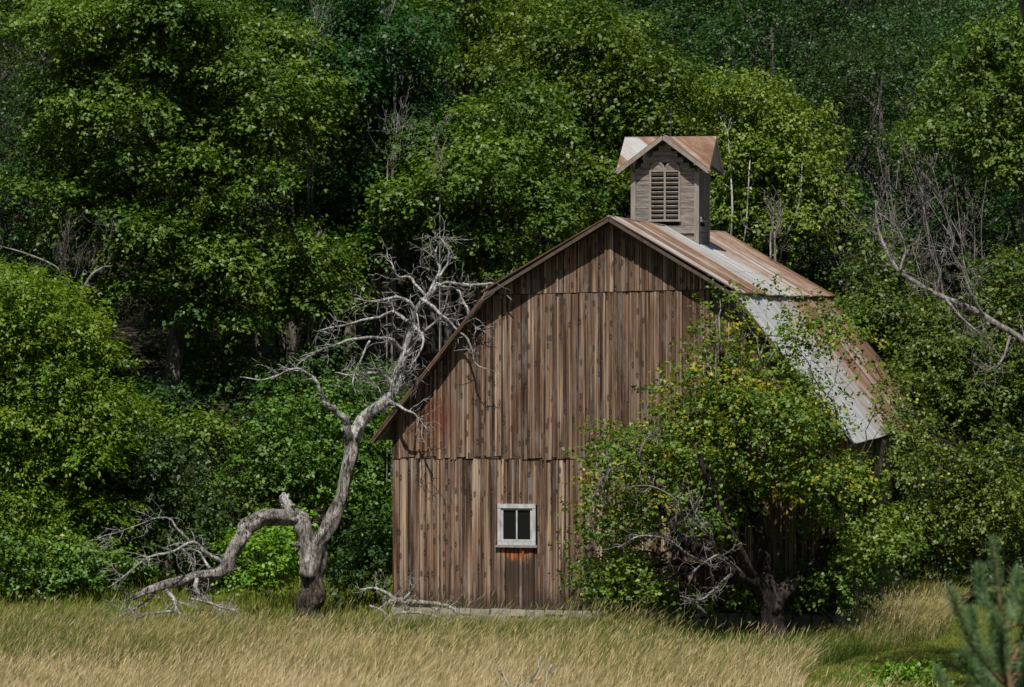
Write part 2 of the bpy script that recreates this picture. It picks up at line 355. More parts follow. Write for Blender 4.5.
# ------------------------------------------------------------------ bare branches
def twigs(mb, rng, path, r0, n, L, gen=1, bias=(0, 0, .15), start=.15, curl=.45):
    for _ in range(n):
        u = start + (1 - start) * rng.random(); i = min(int(u * (len(path) - 1)), len(path) - 2)
        p = path[i] + (path[i + 1] - path[i]) * rng.random(); t = unit(path[i + 1] - path[i])
        d = unit(t * .5 + rng.normal(size=3) * .75 + np.array(bias)); l = L * rng.uniform(.35, 1.1); m = 5
        q = [p]; dd = d
        for s in range(m):
            dd = unit(dd + rng.normal(size=3) * curl * .5 + np.array(bias) * .3); q.append(q[-1] + dd * l / m)
        q = np.array(q); r = min(.018, max(.005, r0 * rng.uniform(.22, .45))); mb.tube(q, np.linspace(r, max(.0035, r * .35), m + 1), 5)
        if gen > 0: twigs(mb, rng, q, r, 3 + int(rng.random() * 3), L * .5, gen - 1, bias, .2, curl)
def px_path(pts, dep, org, n=4):
    """pts = (px, py, radius in px, depth shift)"""
    p = np.array([W(a[0], a[1], dep + (a[3] if len(a) > 3 else 0)) - org for a in pts])
    r = np.array([a[2] for a in pts]) * dep / F
    s = spline(np.c_[p, r], n); return s[:, :3], np.maximum(s[:, 3], .005)

# ------------------------------------------------------------------ ground
def grid_mesh(name, xs, ys, f):
    X, Y = np.meshgrid(xs, ys); Z = f(X, Y); v = np.c_[X.ravel(), Y.ravel(), Z.ravel()]; nx = len(xs); fs = []
    for j in range(len(ys) - 1):
        for i in range(nx - 1): a = j * nx + i; fs.append((a, a + 1, a + nx + 1, a + nx))
    me = bpy.data.meshes.new(name); me.from_pydata(v.tolist(), [], fs); return me
k = N('meadow_soil'); v = k.obj(); n1 = k.noise(v, .35, 5); n2 = k.noise(v, 6, 5, .7)
c = k.mix(k.ramp(n1, [(.4, 0.), (.6, 1.)]), (.070, .075, .022), (.115, .098, .038)); c = k.mix(k.ramp(n2, [(.3, .7), (.6, 0.)]), c, (.03, .035, .012))
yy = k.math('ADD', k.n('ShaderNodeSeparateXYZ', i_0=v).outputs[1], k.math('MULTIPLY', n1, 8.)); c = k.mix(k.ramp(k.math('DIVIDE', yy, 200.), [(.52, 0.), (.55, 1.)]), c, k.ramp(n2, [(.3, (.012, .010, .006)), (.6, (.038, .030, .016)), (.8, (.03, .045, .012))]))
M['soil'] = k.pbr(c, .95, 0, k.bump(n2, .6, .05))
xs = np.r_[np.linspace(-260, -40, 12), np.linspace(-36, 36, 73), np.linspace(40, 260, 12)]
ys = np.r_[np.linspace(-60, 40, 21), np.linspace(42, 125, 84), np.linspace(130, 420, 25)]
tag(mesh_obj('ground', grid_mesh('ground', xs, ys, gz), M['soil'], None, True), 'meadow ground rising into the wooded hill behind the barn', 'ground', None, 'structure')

# tall grass, lush grass, lawn
def ground_pt(px, py):
    d = 7.28 * F / (py - 315); return W(px, py, d)[:2]
def inside(poly, x, y):
    r = np.zeros(len(x), bool); n = len(poly)
    for i in range(n):
        (xa, ya), (xb, yb) = poly[i], poly[(i + 1) % n]
        with np.errstate(divide='ignore', invalid='ignore'):
            r ^= ((ya > y) != (yb > y)) & (x < (xb - xa) * (y - ya) / (yb - ya) + xa)
    return r
LAWN = [ground_pt(*p) for p in ((786, 720), (800, 686), (815, 670), (868, 658), (905, 648), (945, 636), (955, 614), (946, 598), (930, 586), (900, 578), (1130, 566), (1200, 720))]
A = rad(12.4); BO = np.array([*W(393, 607, 87)[:2], 0.0])                      # front left corner of the barn
def in_barn(x, y):
    dx, dy = x - BO[0], y - BO[1]; u = dx * math.cos(A) - dy * math.sin(A); w = dx * math.sin(A) + dy * math.cos(A)
    return (u > -.1) & (u < 10.7) & (w > -.12) & (w < 16.7)
def blades(name, rng, x, y, h, wd, lean, tone, mat, label, heads=0., hs=.13):
    n = len(x); z = gz(x, y); a = rng.random(n) * math.pi * 2; ca, sa = np.cos(a) * wd / 2, np.sin(a) * wd / 2
    lx = lean[0] * h + rng.normal(size=n) * .24 * h; ly = lean[1] * h + rng.normal(size=n) * .22 * h
    v = np.empty((n, 5, 3)); b = np.c_[x, y, z - .03]
    mid = np.c_[x + lx * .35, y + ly * .35, z + h * .58]; tip = np.c_[x + lx, y + ly, z + h * (1 - .12 * rng.random(n))]; s = np.c_[ca, sa, np.zeros(n)]
    v[:, 0] = b - s; v[:, 1] = b + s; v[:, 2] = mid + s * .8; v[:, 3] = mid - s * .8; v[:, 4] = tip
    o = 5 * np.arange(n)[:, None]
    lq = (o + np.array([0, 1, 2, 3])).ravel(); lt = (o + np.array([3, 2, 4])).ravel()
    nh = int(n * heads); hi = np.argsort(rng.random(n) - (h / h.max()))[:nh]
    hd = unit(np.c_[lx, ly, h * .55][hi]); sd = np.c_[np.cos(a[hi] + 1), np.sin(a[hi] + 1), np.zeros(nh)]; L = (hs * (.6 + .8 * rng.random(nh)) * np.clip(h[hi] / .4, .3, 1.2))[:, None]
    hv = np.empty((nh, 4, 3)); t0 = tip[hi] - hd * L * .4; hv[:, 0] = t0; hv[:, 2] = t0 + hd * L
    hv[:, 1] = t0 + hd * L * .4 + sd * .0065; hv[:, 3] = t0 + hd * L * .4 - sd * .0065
    lh = 5 * n + np.arange(4 * nh)
    co = np.vstack([v.reshape(-1, 3), hv.reshape(-1, 3)]); loops = np.r_[lq, lt, lh]
    st = np.r_[np.arange(n) * 4, 4 * n + np.arange(n) * 3, 7 * n + np.arange(nh) * 4]
    me = bpy.data.meshes.new(name); me.vertices.add(len(co)); me.vertices.foreach_set('co', co.astype(np.float32).ravel())
    me.loops.add(len(loops)); me.loops.foreach_set('vertex_index', loops.astype(np.int32))
    me.polygons.add(len(st)); me.polygons.foreach_set('loop_start', st.astype(np.int32))
    hd_ = np.r_[np.zeros(n), tone * .85, .35 + .65 * tone[hi]]
    at = me.attributes.new('rnd', 'FLOAT', 'FACE'); at.data.foreach_set('value', np.r_[tone, tone, np.clip(.28 + .5 * tone[hi] + .25 * rng.random(nh), 0, 1)].astype(np.float32))
    ah = me.attributes.new('tip', 'FLOAT', 'FACE'); ah.data.foreach_set('value', hd_.astype(np.float32))
    me.update(); me.validate()
    return tag(mesh_obj(name, me, mat), label, 'grass', None, 'stuff')
def m_grass(name, stops, tipc, tipf):
    k = N(name); col = k.ramp(k.attr('rnd'), stops); col = k.mix(k.math('MULTIPLY', k.attr('tip'), tipf), col, tipc)
    d = k.n('ShaderNodeBsdfDiffuse', i_Color=col).outputs[0]; t = k.n('ShaderNodeBsdfTranslucent', i_Color=col).outputs[0]
    k.t.links.new(k.n('ShaderNodeMixShader', i_0=.3, i_1=d, i_2=t).outputs[0], k.out.inputs[0]); return k.m
M['grass_dry'] = m_grass('dry_grass', [(0, (.060, .120, .014)), (.3, (.170, .200, .036)), (.5, (.30, .265, .085)), (.75, (.50, .405, .20)), (1, (.80, .68, .45))], (.60, .46, .26), .5)
M['grass_lush'] = m_grass('green_grass', [(0, (.085, .155, .018)), (.5, (.22, .26, .045)), (1, (.40, .35, .11))], (.30, .28, .10), .2)
def patch(x, y): return .5 + .25 * np.sin(x * .55 + 1.3 * np.sin(y * .33)) + .25 * np.sin(y * .61 + x * .23 + 2)
rng = np.random.default_rng(5)
n = 340000; y = rng.uniform(62, 97, n); x = rng.uniform(-.165, .165, n) * y
lawn = inside(LAWN, x, y); keep = ~lawn & ~in_barn(x, y) & (rng.random(n) < np.clip((98 - y) / 6, 0, 1)); x, y = x[keep], y[keep]; n = len(x)
p = patch(x, y); q = patch(x * 2.7 + 9, y * 2.1 + 4); front = np.clip((x + 3.6) / .8, 0, 1) * np.clip((4.2 - x) / 2.5, 0, 1)
bank = np.clip((x - 6.4) / 1.5, 0, 1) * np.clip((y - 74) / 3, 0, 1); trunk = np.exp(-(((x - 5.7) / 2.6) ** 2 + ((y - 79.4) / 4.4) ** 2) ** 2)
green = .80 * np.clip((y - 69.5 + 2. * np.sin(x * .5)) / 9, 0, 1) + .7 * (q - .5) + .4 * (p - .5) + .8 * trunk - .35 * bank * np.clip((y - 77) / 3, 0, 1)
tone = np.clip(rng.normal(.72, .24, n) - green * .62, 0, 1)
h = (.24 + .20 * p + .22 * q) * rng.gamma(6., 1 / 6., n); h *= 1 - .55 * front * np.clip((y - 80) / 3.5, 0, 1) - .5 * (1 - front) * np.clip((y - 80) / 4, 0, 1) * (1 - bank)
h *= (1 + .45 * bank) * (1 - .8 * trunk) * (1 - .7 * np.clip((y - 84) / 4, 0, 1)); h = np.clip(h, .05, 1.15)
blades('tall_grass', rng, x, y, h, .007 + .007 * rng.random(n), (.34, .04), tone, M['grass_dry'], 'tall dry golden meadow grass leaning in the wind before the barn', .35, .17)
n = 150000; y = rng.uniform(87, 108, n); x = rng.uniform(-.165, .165, n) * y; keep = ~in_barn(x, y) & ~inside(LAWN, x, y); x, y = x[keep], y[keep]; n = len(x)
blades('green_grass', rng, x, y, rng.uniform(.08, .36, n) * (1 + .8 * (patch(x * 2, y * 2) > .62)), .014 + .01 * rng.random(n), (.1, 0), np.clip(rng.normal(.42, .2, n), 0, 1), M['grass_lush'], 'lush green grass along the foot of the wood', .03)
n = 420000; y = rng.uniform(62, 108, n); x = rng.uniform(.06, .165, n) * y; keep = inside(LAWN, x, y) & ~in_barn(x, y); x, y = x[keep], y[keep]; n = len(x)
blades('lawn_grass', rng, x, y, rng.uniform(.05, .13, n), .02 + .01 * rng.random(n), (.05, 0), np.clip(rng.normal(.45, .2, n), 0, 1), M['grass_lush'], 'short mown lawn grass in the lower right corner', 0.)

# ------------------------------------------------------------------ the barn
BW, BL, RX = 10.62, 16.5, 5.31
RZ, KX, KZ, EX, EZ = 9.24, 2.95, 7.47, 5.72, 3.98     # ridge height; break and eave measured from the ridge line
def roof_z(u):
    d = abs(u - RX); return RZ - (RZ - KZ) * d / KX if d < KX else KZ - (KZ - EZ) * (d - KX) / (EX - KX)
barn = thing('barn', 'weathered brown gambrel barn with rusty metal roof and louvred cupola', 'barn', tuple(BO), None, -A)
rng = np.random.default_rng(11)
def siding(mb, rng, x0, x1, zlo, top, y0, t=.03, wmin=.09, wmax=.22, batten=.5, jag=.0):
    u = x0
    while u < x1 - .02:
        w = min(rng.uniform(wmin, wmax), x1 - u); a = rng.random(); dy = rng.uniform(-.009, .009)
        b = min(u + w - rng.uniform(.006, .020), x1); zl = zlo(u) if callable(zlo) else zlo
        zl -= rng.random() * jag
        za, zb = top(u), top(b); kk = [(u, zl), (b, zl), (b, zb)]
        for q in (RX + KX, RX, RX - KX):
            if u + .005 < q < b - .005 and za != zb: kk.append((q, top(q)))
        kk.append((u, za))
        if min(za, zb) > zl + .05: mb.prism(kk, y0 - t + dy, y0 + .004, a)
        if rng.random() < batten and b + .03 < x1:
            zt = min(top(b - .03), top(b + .035)) - .01
            if zt > zl + .1: mb.box(b - .022, b + .03, y0 - t - rng.uniform(.015, .04), y0 - t + dy + .002, zl + .01, zt, rng.random())
        u += w
mb = MB(); siding(mb, rng, 0, BW, lambda u: 7.50 + .008 * (u - RX) * 3, lambda u: max(roof_z(u) - .09, 7.3), 0, .075, .13, .22, .3)
mb.build('upper_gable_siding', M['wood'], barn)
mb = MB(); siding(mb, rng, 0, BW, 3.62, lambda u: min(7.485 + .024 * (u - RX), roof_z(u) - .09), 0, .055, jag=.09)
mb.build('gable_siding', M['wood'], barn)
mb = MB(); siding(mb, rng, 0, 2.54, 0.03, lambda u: 3.56, 0, .028, jag=.09); siding(mb, rng, 3.52, BW, 0.03, lambda u: 3.56, 0, .028, jag=.09)
siding(mb, rng, 2.54, 3.52, 0.02, lambda u: 1.46, 0, .028, batten=.3, jag=.09); siding(mb, rng, 2.54, 3.52, 2.47, lambda u: 3.56, 0, .028, batten=.3)
mb.build('lower_siding', M['wood'], barn)
mb = MB(); mb.box(-.02, BW + .02, -.045, -.002, 3.563, 3.613, .3); mb.build('band_board', M['rake'], barn)
# side and back walls as boards standing on a sheathing core
mb = MB()
prof = [(.05, 0), (BW - .05, 0), (BW - .05, roof_z(BW - .05) - .12), (RX + KX, KZ - .14), (RX, RZ - .14), (RX - KX, KZ - .14), (.05, roof_z(.05) - .12)]
def ring(mb, y0, y1):
    n = len(prof)
    for i in range(n):
        (xa, za), (xb, zb) = prof[i], prof[(i + 1) % n]; mb.poly([(xa, y0, za), (xa, y1, za), (xb, y1, zb), (xb, y0, zb)])
ring(mb, .03, BL - .03)
for (x0, x1, z0, z1) in ((.05, 2.54, 0, 3.6), (3.52, BW - .05, 0, 3.6), (2.54, 3.52, 0, 1.47), (2.54, 3.52, 2.46, 3.6)):
    mb.poly([(x0, .03, z0), (x1, .03, z0), (x1, .03, z1), (x0, .03, z1)])
mb.poly([(.05, .03, 3.6), (BW - .05, .03, 3.6)] + [(x, .03, z) for x, z in prof[2:]])
mb.poly([(x, BL - .03, z) for x, z in reversed(prof)]); mb.build('inner_sheathing', M['dark'], barn)
def side(xf, sgn):
    mb = MB(); v0 = 0.
    while v0 < BL - .05:
        w = min(rng.uniform(.14, .27), BL - v0); t = rng.uniform(.02, .035); e = roof_z(BW) - .1
        xa, xb = (xf, xf + t) if sgn > 0 else (xf - t, xf); mb.box(xa, xb, v0, v0 + w - .008, .02, e, rng.random()); v0 += w
    return mb
side(BW - .05, 1).build('side_wall', M['wood_plain'], barn); side(.05, -1).build('side_wall', M['wood_plain'], barn)
mb = MB(); siding(mb, rng, 0, BW, .02, lambda u: roof_z(u) - .1, BL + .03, .03); mb.build('back_wall', M['wood_plain'], barn)
# fieldstone foundation: uneven stones in one mesh
mb = MB(); r2 = np.random.default_rng(3)
def stones(x0, x1, f):
    u = x0
    while u < x1:
        w = min(r2.uniform(.25, .6), x1 - u); zz = r2.uniform(-.22, -.1)
        f(u, w - .012, -.75, zz); f(u, w * .97 - .012, zz + .008, r2.uniform(-.012, .012)); u += w
stones(-.02, BW + .02, lambda u, w, a, b: mb.box(u, u + w, -.05 - r2.random() * .06, .25, a, b, r2.random()))
stones(.27, BL, lambda u, w, a, b: (mb.box(BW - .2, BW + .03 + r2.random() * .04, u, u + w, a, b), mb.box(-.05 - r2.random() * .03, .2, u, u + w, a, b)))
o = mb.build('foundation', M['stone'], barn); bv = o.modifiers.new('b', 'BEVEL'); bv.width = .025; bv.segments = 2
# roof planes: corrugated sheets with thickness
OV = .5
def plane(name, xa, za, xb, zb, mat, sag=.05):
    nv = 350; vs = np.linspace(-OV, BL + OV, nv); ns = 7; L = math.hypot(xb - xa, zb - za)
    nx, nz = -(zb - za) / L, (xb - xa) / L
    if nz < 0: nx, nz = -nx, -nz
    me = bpy.data.meshes.new(name); V = []; U = []
    for lay in (0, -.03):
        for j in range(ns + 1):
            t = j / ns
            for q, vv in enumerate(vs):
                hh = .011 * math.cos(vv * 2 * math.pi / .20) + (.022 if (vv + OV) % .68 < .05 else 0) - sag * math.sin(math.pi * (vv + OV) / (BL + 2 * OV)) * (1 if lay == 0 else 1) + .012 * math.sin(vv * 1.7 + t * 3) + lay
                V.append((xa + (xb - xa) * t + nx * hh, vv, za + (zb - za) * t + nz * hh)); U.append((vv + OV, t * L))
    K = (ns + 1) * nv; fs = []
    for j in range(ns):
        for q in range(nv - 1):
            a = j * nv + q; f = (a, a + 1, a + nv + 1, a + nv)
            fs += [f, tuple(K + i for i in reversed(f))]
    for j in range(ns):
        for q in (0, nv - 1): a = j * nv + q; fs.append((a, a + nv, a + nv + K, a + K))
    for q in range(nv - 1):
        for j in (0, ns): a = j * nv + q; fs.append((a, a + K, a + K + 1, a + 1))
    me.from_pydata(V, [], fs); l = me.uv_layers.new(name='UV'); idx = np.zeros(len(me.loops), np.int32); me.loops.foreach_get('vertex_index', idx)
    l.data.foreach_set('uv', np.array(U, np.float32)[idx].ravel())
    return mesh_obj(name, me, mat, barn)
for sg in (1, -1):
    plane('lower_roof', RX + sg * (KX - .06), KZ + .055, RX + sg * EX, EZ, M['roof_lo'])
    plane('upper_roof', RX + sg * .02, RZ + .02, RX + sg * (KX + .10), KZ + .02, M['roof_hi'])
mb = MB(); mb.tube([(RX, -OV, RZ + .02), (RX, BL * .25, RZ - .015), (RX, BL * .5, RZ - .03), (RX, BL * .75, RZ - .015), (RX, BL + OV, RZ + .02)], .028, 8); mb.build('ridge_cap', M['roof_cup'], barn)
for sg in (1, -1):
    for vv in (-OV + .03, BL + OV - .03):
        for q in ((RX, vv, RZ - .062), (RX + sg * KX, vv, KZ - .062)), ((RX + sg * KX, vv, KZ - .045), (RX + sg * EX, vv, EZ - .045)):
            mb = MB(); mb.beam(*q, .035, .075); mb.build('rake_board', M['rake'], barn)
    for (xa, za, xb, zb) in ((0, RZ, KX, KZ), (KX, KZ, EX, EZ)):     # sheathing under the overhangs
        for vv in (-.25, BL + .25):
            mb = MB(); mb.beam((RX + sg * xa, vv, za - .062), (RX + sg * xb, vv, zb - .062), .38, .025, rng.random(), (sg * (za - zb), 0, xb - xa)); mb.build('soffit', M['wood_plain'], barn)
# window
win = MB(); wx0, wx1, wz0, wz1 = 2.56, 3.48, 1.52, 2.49
win.box(wx0, wx0 + .075, -.06, .03, wz0 + .09, wz1 - .11); win.box(wx1 - .075, wx1, -.06, .03, wz0 + .09, wz1 - .11); win.box(wx0, wx1, -.063, .03, wz1 - .10, wz1); win.box(wx0, wx1, -.06, .03, wz0 + .0, wz0 + .085)
w = win.build('window', M['paint'], barn)
mb = MB(); mb.box(wx0 - .04, wx1 + .04, -.12, .0, wz0 - .055, wz0 - .003); mb.build('sill', M['cuptrim'], w)
mb = MB(); i0, i1, j0, j1 = wx0 + .078, wx1 - .078, wz0 + .09, wz1 - .105
mb.box(i0, i0 + .055, -.028, .02, j0, j1); mb.box(i1 - .055, i1, -.028, .02, j0, j1); mb.box(i0 + .057, i1 - .057, -.028, .02, j0, j0 + .04); mb.box(i0 + .057, i1 - .057, -.028, .02, j1 - .04, j1)
mb.box((i0 + i1) / 2 - .017, (i0 + i1) / 2 + .017, -.030, .02, j0 + .042, j1 - .042); mb.build('sash', M['paint'], w)
for a, b in ((i0 + .057, (i0 + i1) / 2 - .019), ((i0 + i1) / 2 + .019, i1 - .057)):
    mb = MB(); mb.box(a, b, .004, .012, j0 + .042, j1 - .042); mb.build('pane', M['glass'], w)
# cupola
CX, CV, HW = RX, 7.95, .85; CZ0, CE, CR = 8.35, 10.58, 11.52; OH = .34
cup = MB(); r3 = np.random.default_rng(8)
def face(mb, half):                                    # clapboards on one face, in face coordinates (s, depth, z)
    z = CZ0
    while z < CR - .25:
        h = min(.145, CR - z); zt = z + h - .008
        def lim(zz): return half if zz < CE + .02 else half * max(0, (CR - .12 - zz) / (CR - .12 - CE))
        for s0, s1 in ((-half, -.375), (.375, half), (-.375, .375)):
            if s0 == -.375 and z < 10.72 and z > 9.2: continue
            a, b = max(s0, -lim(zt)), min(s1, lim(zt))
            if b - a > .03: mb.append((a, b, z, zt, r3.random()))
        z += h
fr = []; face(fr, HW)
for (dx, dy) in ((0, -1), (1, 0), (0, 1), (-1, 0)):
    for (a, b, z0, z1, rr) in fr:
        t0, t1 = HW - .06, HW - .025 + r3.random() * .012
        if dy: x0, x1 = CX + a, CX + b; y0, y1 = sorted((CV + dy * t0, CV + dy * t1))
        else: y0, y1 = CV + a, CV + b; x0, x1 = sorted((CX + dx * t0, CX + dx * t1))
        cup.box(x0, x1, y0, y1, z0, z1, rr)
cupola = cup.build('cupola', M['cupwood'], barn)
mb = MB(); mb.box(CX - HW + .07, CX + HW - .07, CV - HW + .07, CV + HW - .07, CZ0, CE); mb.build('inner_lining', M['dark'], cupola)
for sx in (-1, 1):
    for sy in (-1, 1):
        mb = MB(); x, y = CX + sx * (HW - .035), CV + sy * (HW - .035); mb.box(x - .06, x + .06, y - .06, y + .06, roof_z(CX + HW) - .12, CE); mb.build('corner_post', M['cuptrim'], cupola)
def louvre(dx, dy):
    """pair of arched louvres on one face"""
    def B(mb, s0, s1, t0, t1, z0, z1):
        if dy: mb.box(CX + s0, CX + s1, *sorted((CV + dy * t0, CV + dy * t1)), z0, z1)
        else: mb.box(*sorted((CX + dx * t0, CX + dx * t1)), CV + s0, CV + s1, z0, z1)
    fr = MB(); zb, zt = 9.38, 10.58
    for s in (-.40, -.025, .35): B(fr, s, s + .05, HW - .05, HW + .028, zb, zt + (.0 if s == -.025 else 0))
    B(fr, -.42, .42, HW - .05, HW + .04, zb - .06, zb - .002); B(fr, -.40, .40, HW - .05, HW + .022, zt + .002, zt + .045)
    for c in (-.19, .19):                                # the two arches above
        pts = [(c + .17 * math.cos(q), zt + .05 + .19 * math.sin(q)) for q in np.linspace(0, math.pi, 9)]
        for (sa, za), (sb, zb2) in zip(pts[:-1], pts[1:]):
            P = [(CX + s, CV + dy * (HW + .0), z) if dy else (CX + dx * (HW + .0), CV + s, z) for s, z in ((sa, za), (sb, zb2))]
            fr.beam(P[0], P[1], .05, .04, 0, (0, dy, .0) if dy else (dx, 0, 0))
    f = fr.build('louvre', M['cuptrim'], cupola)
    sl = MB()
    for s0, s1 in ((-.348, -.027), (.027, .348)):
        for i in range(10):
            z = zb + .02 + i * (zt - zb - .02) / 10
            if dy: P = [(CX + (s0 + s1) / 2 + e * (s1 - s0) / 2, CV + dy * (HW - .03), z + .06) for e in (-1, 1)]
            else: P = [(CX + dx * (HW - .03), CV + (s0 + s1) / 2 + e * (s1 - s0) / 2, z + .06) for e in (-1, 1)]
            sl.beam(P[0], P[1], .075, .018, r3.random(), (-dx * .75, -dy * .75, .66))
    sl.build('slat', M['cupslat'], f)
    bk = MB()
    for c in (-.19, .19):
        pts = [(c + .165 * math.cos(q), zt + .05 + .18 * math.sin(q)) for q in np.linspace(0, math.pi, 9)]
        if dy < 0: bk.prism([(CX + s, z) for s, z in pts], CV - HW - .004, CV - HW + .05, r3.random())
    if dy < 0: bk.build('arch_board', M['cupwood'], f)
for d in ((0, -1), (1, 0), (-1, 0), (0, 1)): louvre(*d)
mb = MB(); mb.box(CX + .1, CX + HW + .02, CV - HW - .02, CV - HW + .01, 9.02, 9.1); mb.box(CX - HW, CX - .1, CV - HW - .02, CV - HW + .01, 9.02, 9.1); mb.build('skirt_board', M['cuptrim'], cupola)
# crossed gables of the cupola roof
mb = MB(); RH = HW + OH; ER = CE + .05
def cup_roof(lay):
    top = CR - lay; low = ER - lay; c = (CX, CV, top); out = []
    dirs = ((0, -1), (1, 0), (0, 1), (-1, 0))
    for i, (dx, dy) in enumerate(dirs):
        ridge = (CX + dx * RH, CV + dy * RH, top); px, py = -dy, dx
        for s in (1, -1):
            cor = (CX + dx * RH + s * px * RH, CV + dy * RH + s * py * RH, low)
            out.append([c, ridge, cor] if s > 0 else [c, cor, ridge])
    return out
for tri in cup_roof(0): mb.poly(tri, 0, [((p[0] + p[1] - CX - CV) * .7 + 4, (CR - p[2]) * 1.4) for p in tri])
for tri in cup_roof(.035): mb.poly(tri[::-1], 0, [(1, 1)] * 3)
mb.build('roof', M['roof_cup'], cupola, uv=True)
mb = MB()
for (dx, dy) in ((0, -1), (1, 0), (0, 1), (-1, 0)):
    px, py = -dy, dx; pk = np.array((CX + dx * (RH - .012), CV + dy * (RH - .012), CR - .075))
    for s in (1, -1): mb.beam(pk, (CX + dx * (RH - .012) + s * px * RH, CV + dy * (RH - .012) + s * py * RH, ER - .075), .03, .10, 0, (0, 0, 1))
mb.build('rake_board', M['cuptrim'], cupola)
mb = MB(); mb.tube([(CX, CV, CR - .05), (CX, CV, CR + .3), (CX + .01, CV, CR + .78)], [.014, .012, .006], 6); mb.tube([(CX, CV, CR + .5), (CX, CV, CR + .545), (CX, CV, CR + .59)], [.012, .04, .012], 8); mb.build('lightning_rod', M['iron'], cupola)

# ------------------------------------------------------------------ the dead tree left of the barn
rng = np.random.default_rng(21); D = 87.0; b = W(309, 622, D); org = np.array([b[0], b[1], float(gz(b[0], b[1]))])
t = thing('dead_tree', 'gnarled grey dead tree left of the barn, one limb bent down to the grass', 'dead tree', tuple(org))
def limb(name, pts, mat, ntw, L, k=9, gen=1, bias=(0, 0, .12), parent=t, D=D, org=org, start=.2, rough=.07):
    p, r = px_path(pts, D, org, 5); mb = MB(); m = len(p); big = k > 7
    def wob(a): return np.convolve(np.pad(rng.normal(size=m), 1, 'edge'), [.3, .4, .3], 'valid') * a
    def wob3(a): return np.convolve(np.pad(rng.normal(size=m), 4, 'edge'), np.hanning(11)[1:-1] / 5, 'valid') * a
    p = p + (np.c_[wob3(1), wob3(1), wob3(1)] * .5 if big else np.c_[wob(1), wob(1), wob(1)] * .8) * r[:, None]; r = r * (.88 if big else .72) * (1 + (wob3(.16) if big else wob(.1))); r = np.maximum(r, .005)
    mb.tube(p, r, k * 2 if big else k, 0, rng, rough * (.5 if big else .9), .11 if big else 0)
    if big:
        for q in range(5):                              # broken stubs and burls
            i = int(rng.integers(2, m - 2)); d = unit(rng.normal(size=3) + np.array([0, -.5, .2])); a = r[i] * rng.uniform(.25, .5); l = r[i] * rng.uniform(1.2, 2.2)
            mb.tube([p[i], p[i] + d * l * .6, p[i] + d * l + rng.normal(size=3) * .02], [a * 1.5, a, a * .55], 6, 0, rng, .12)
    if ntw: twigs(mb, rng, p, float(np.median(r)), ntw, L, gen, bias, start)
    return mb.build(name, M[mat], parent, True)
limb('trunk', [(308, 640, 21), (309, 624, 17), (309, 612, 14.5), (309, 598, 13.5), (311, 578, 13), (313, 560, 12), (318, 545, 10), (326, 528, 9), (337, 508, 8.5), (346, 485, 8), (350, 458, 8), (352, 436, 7.5)], 'dead_trunk', 0, 1, 14)
limb('limb', [(312, 572, 10), (309, 552, 10.5), (305, 534, 10), (300, 523, 9.5), (293, 517, 9), (276, 515, 8.5, -.3), (263, 516, 9, -.5), (252, 522, 8.8, -.6), (243, 532, 8.2, -.6), (236, 548, 7.8, -.7), (228, 563, 7.2, -.8), (220, 573, 6.4, -.9), (207, 577, 5.6, -1), (196, 576, 5, -1), (176, 582, 5, -1.1), (150, 590, 4, -1.2), (132, 600, 2.5, -1.2)], 'dead_limb', 6, .9, 12, 1, (-.1, 0, -.1), start=.6)
limb('limb', [(290, 518, 7), (288, 508, 6), (285, 497, 4.5), (283, 492, 1.5)], 'dead', 0, 1)
limb('limb', [(352, 440, 7), (365, 418, 6, .2), (383, 403, 5.2, .3), (396, 385, 5, .4), (402, 362, 4.6, .4), (408, 335, 4.3, .3), (416, 312, 3.8, .2), (427, 296, 3.2), (437, 284, 2.6)], 'dead', 15, .95, 9, 1, (0, 0, .04))
limb('limb', [(350, 438, 5.5), (344, 420, 5, -.3), (332, 409, 4.6, -.5), (323, 397, 3.2, -.6), (320, 384, 2.2, -.7), (308, 374, 1.8, -.8), (292, 368, 1.5, -1), (270, 379, 1.2, -1.1), (240, 377, .7, -1.1)], 'dead', 8, .7, 7)
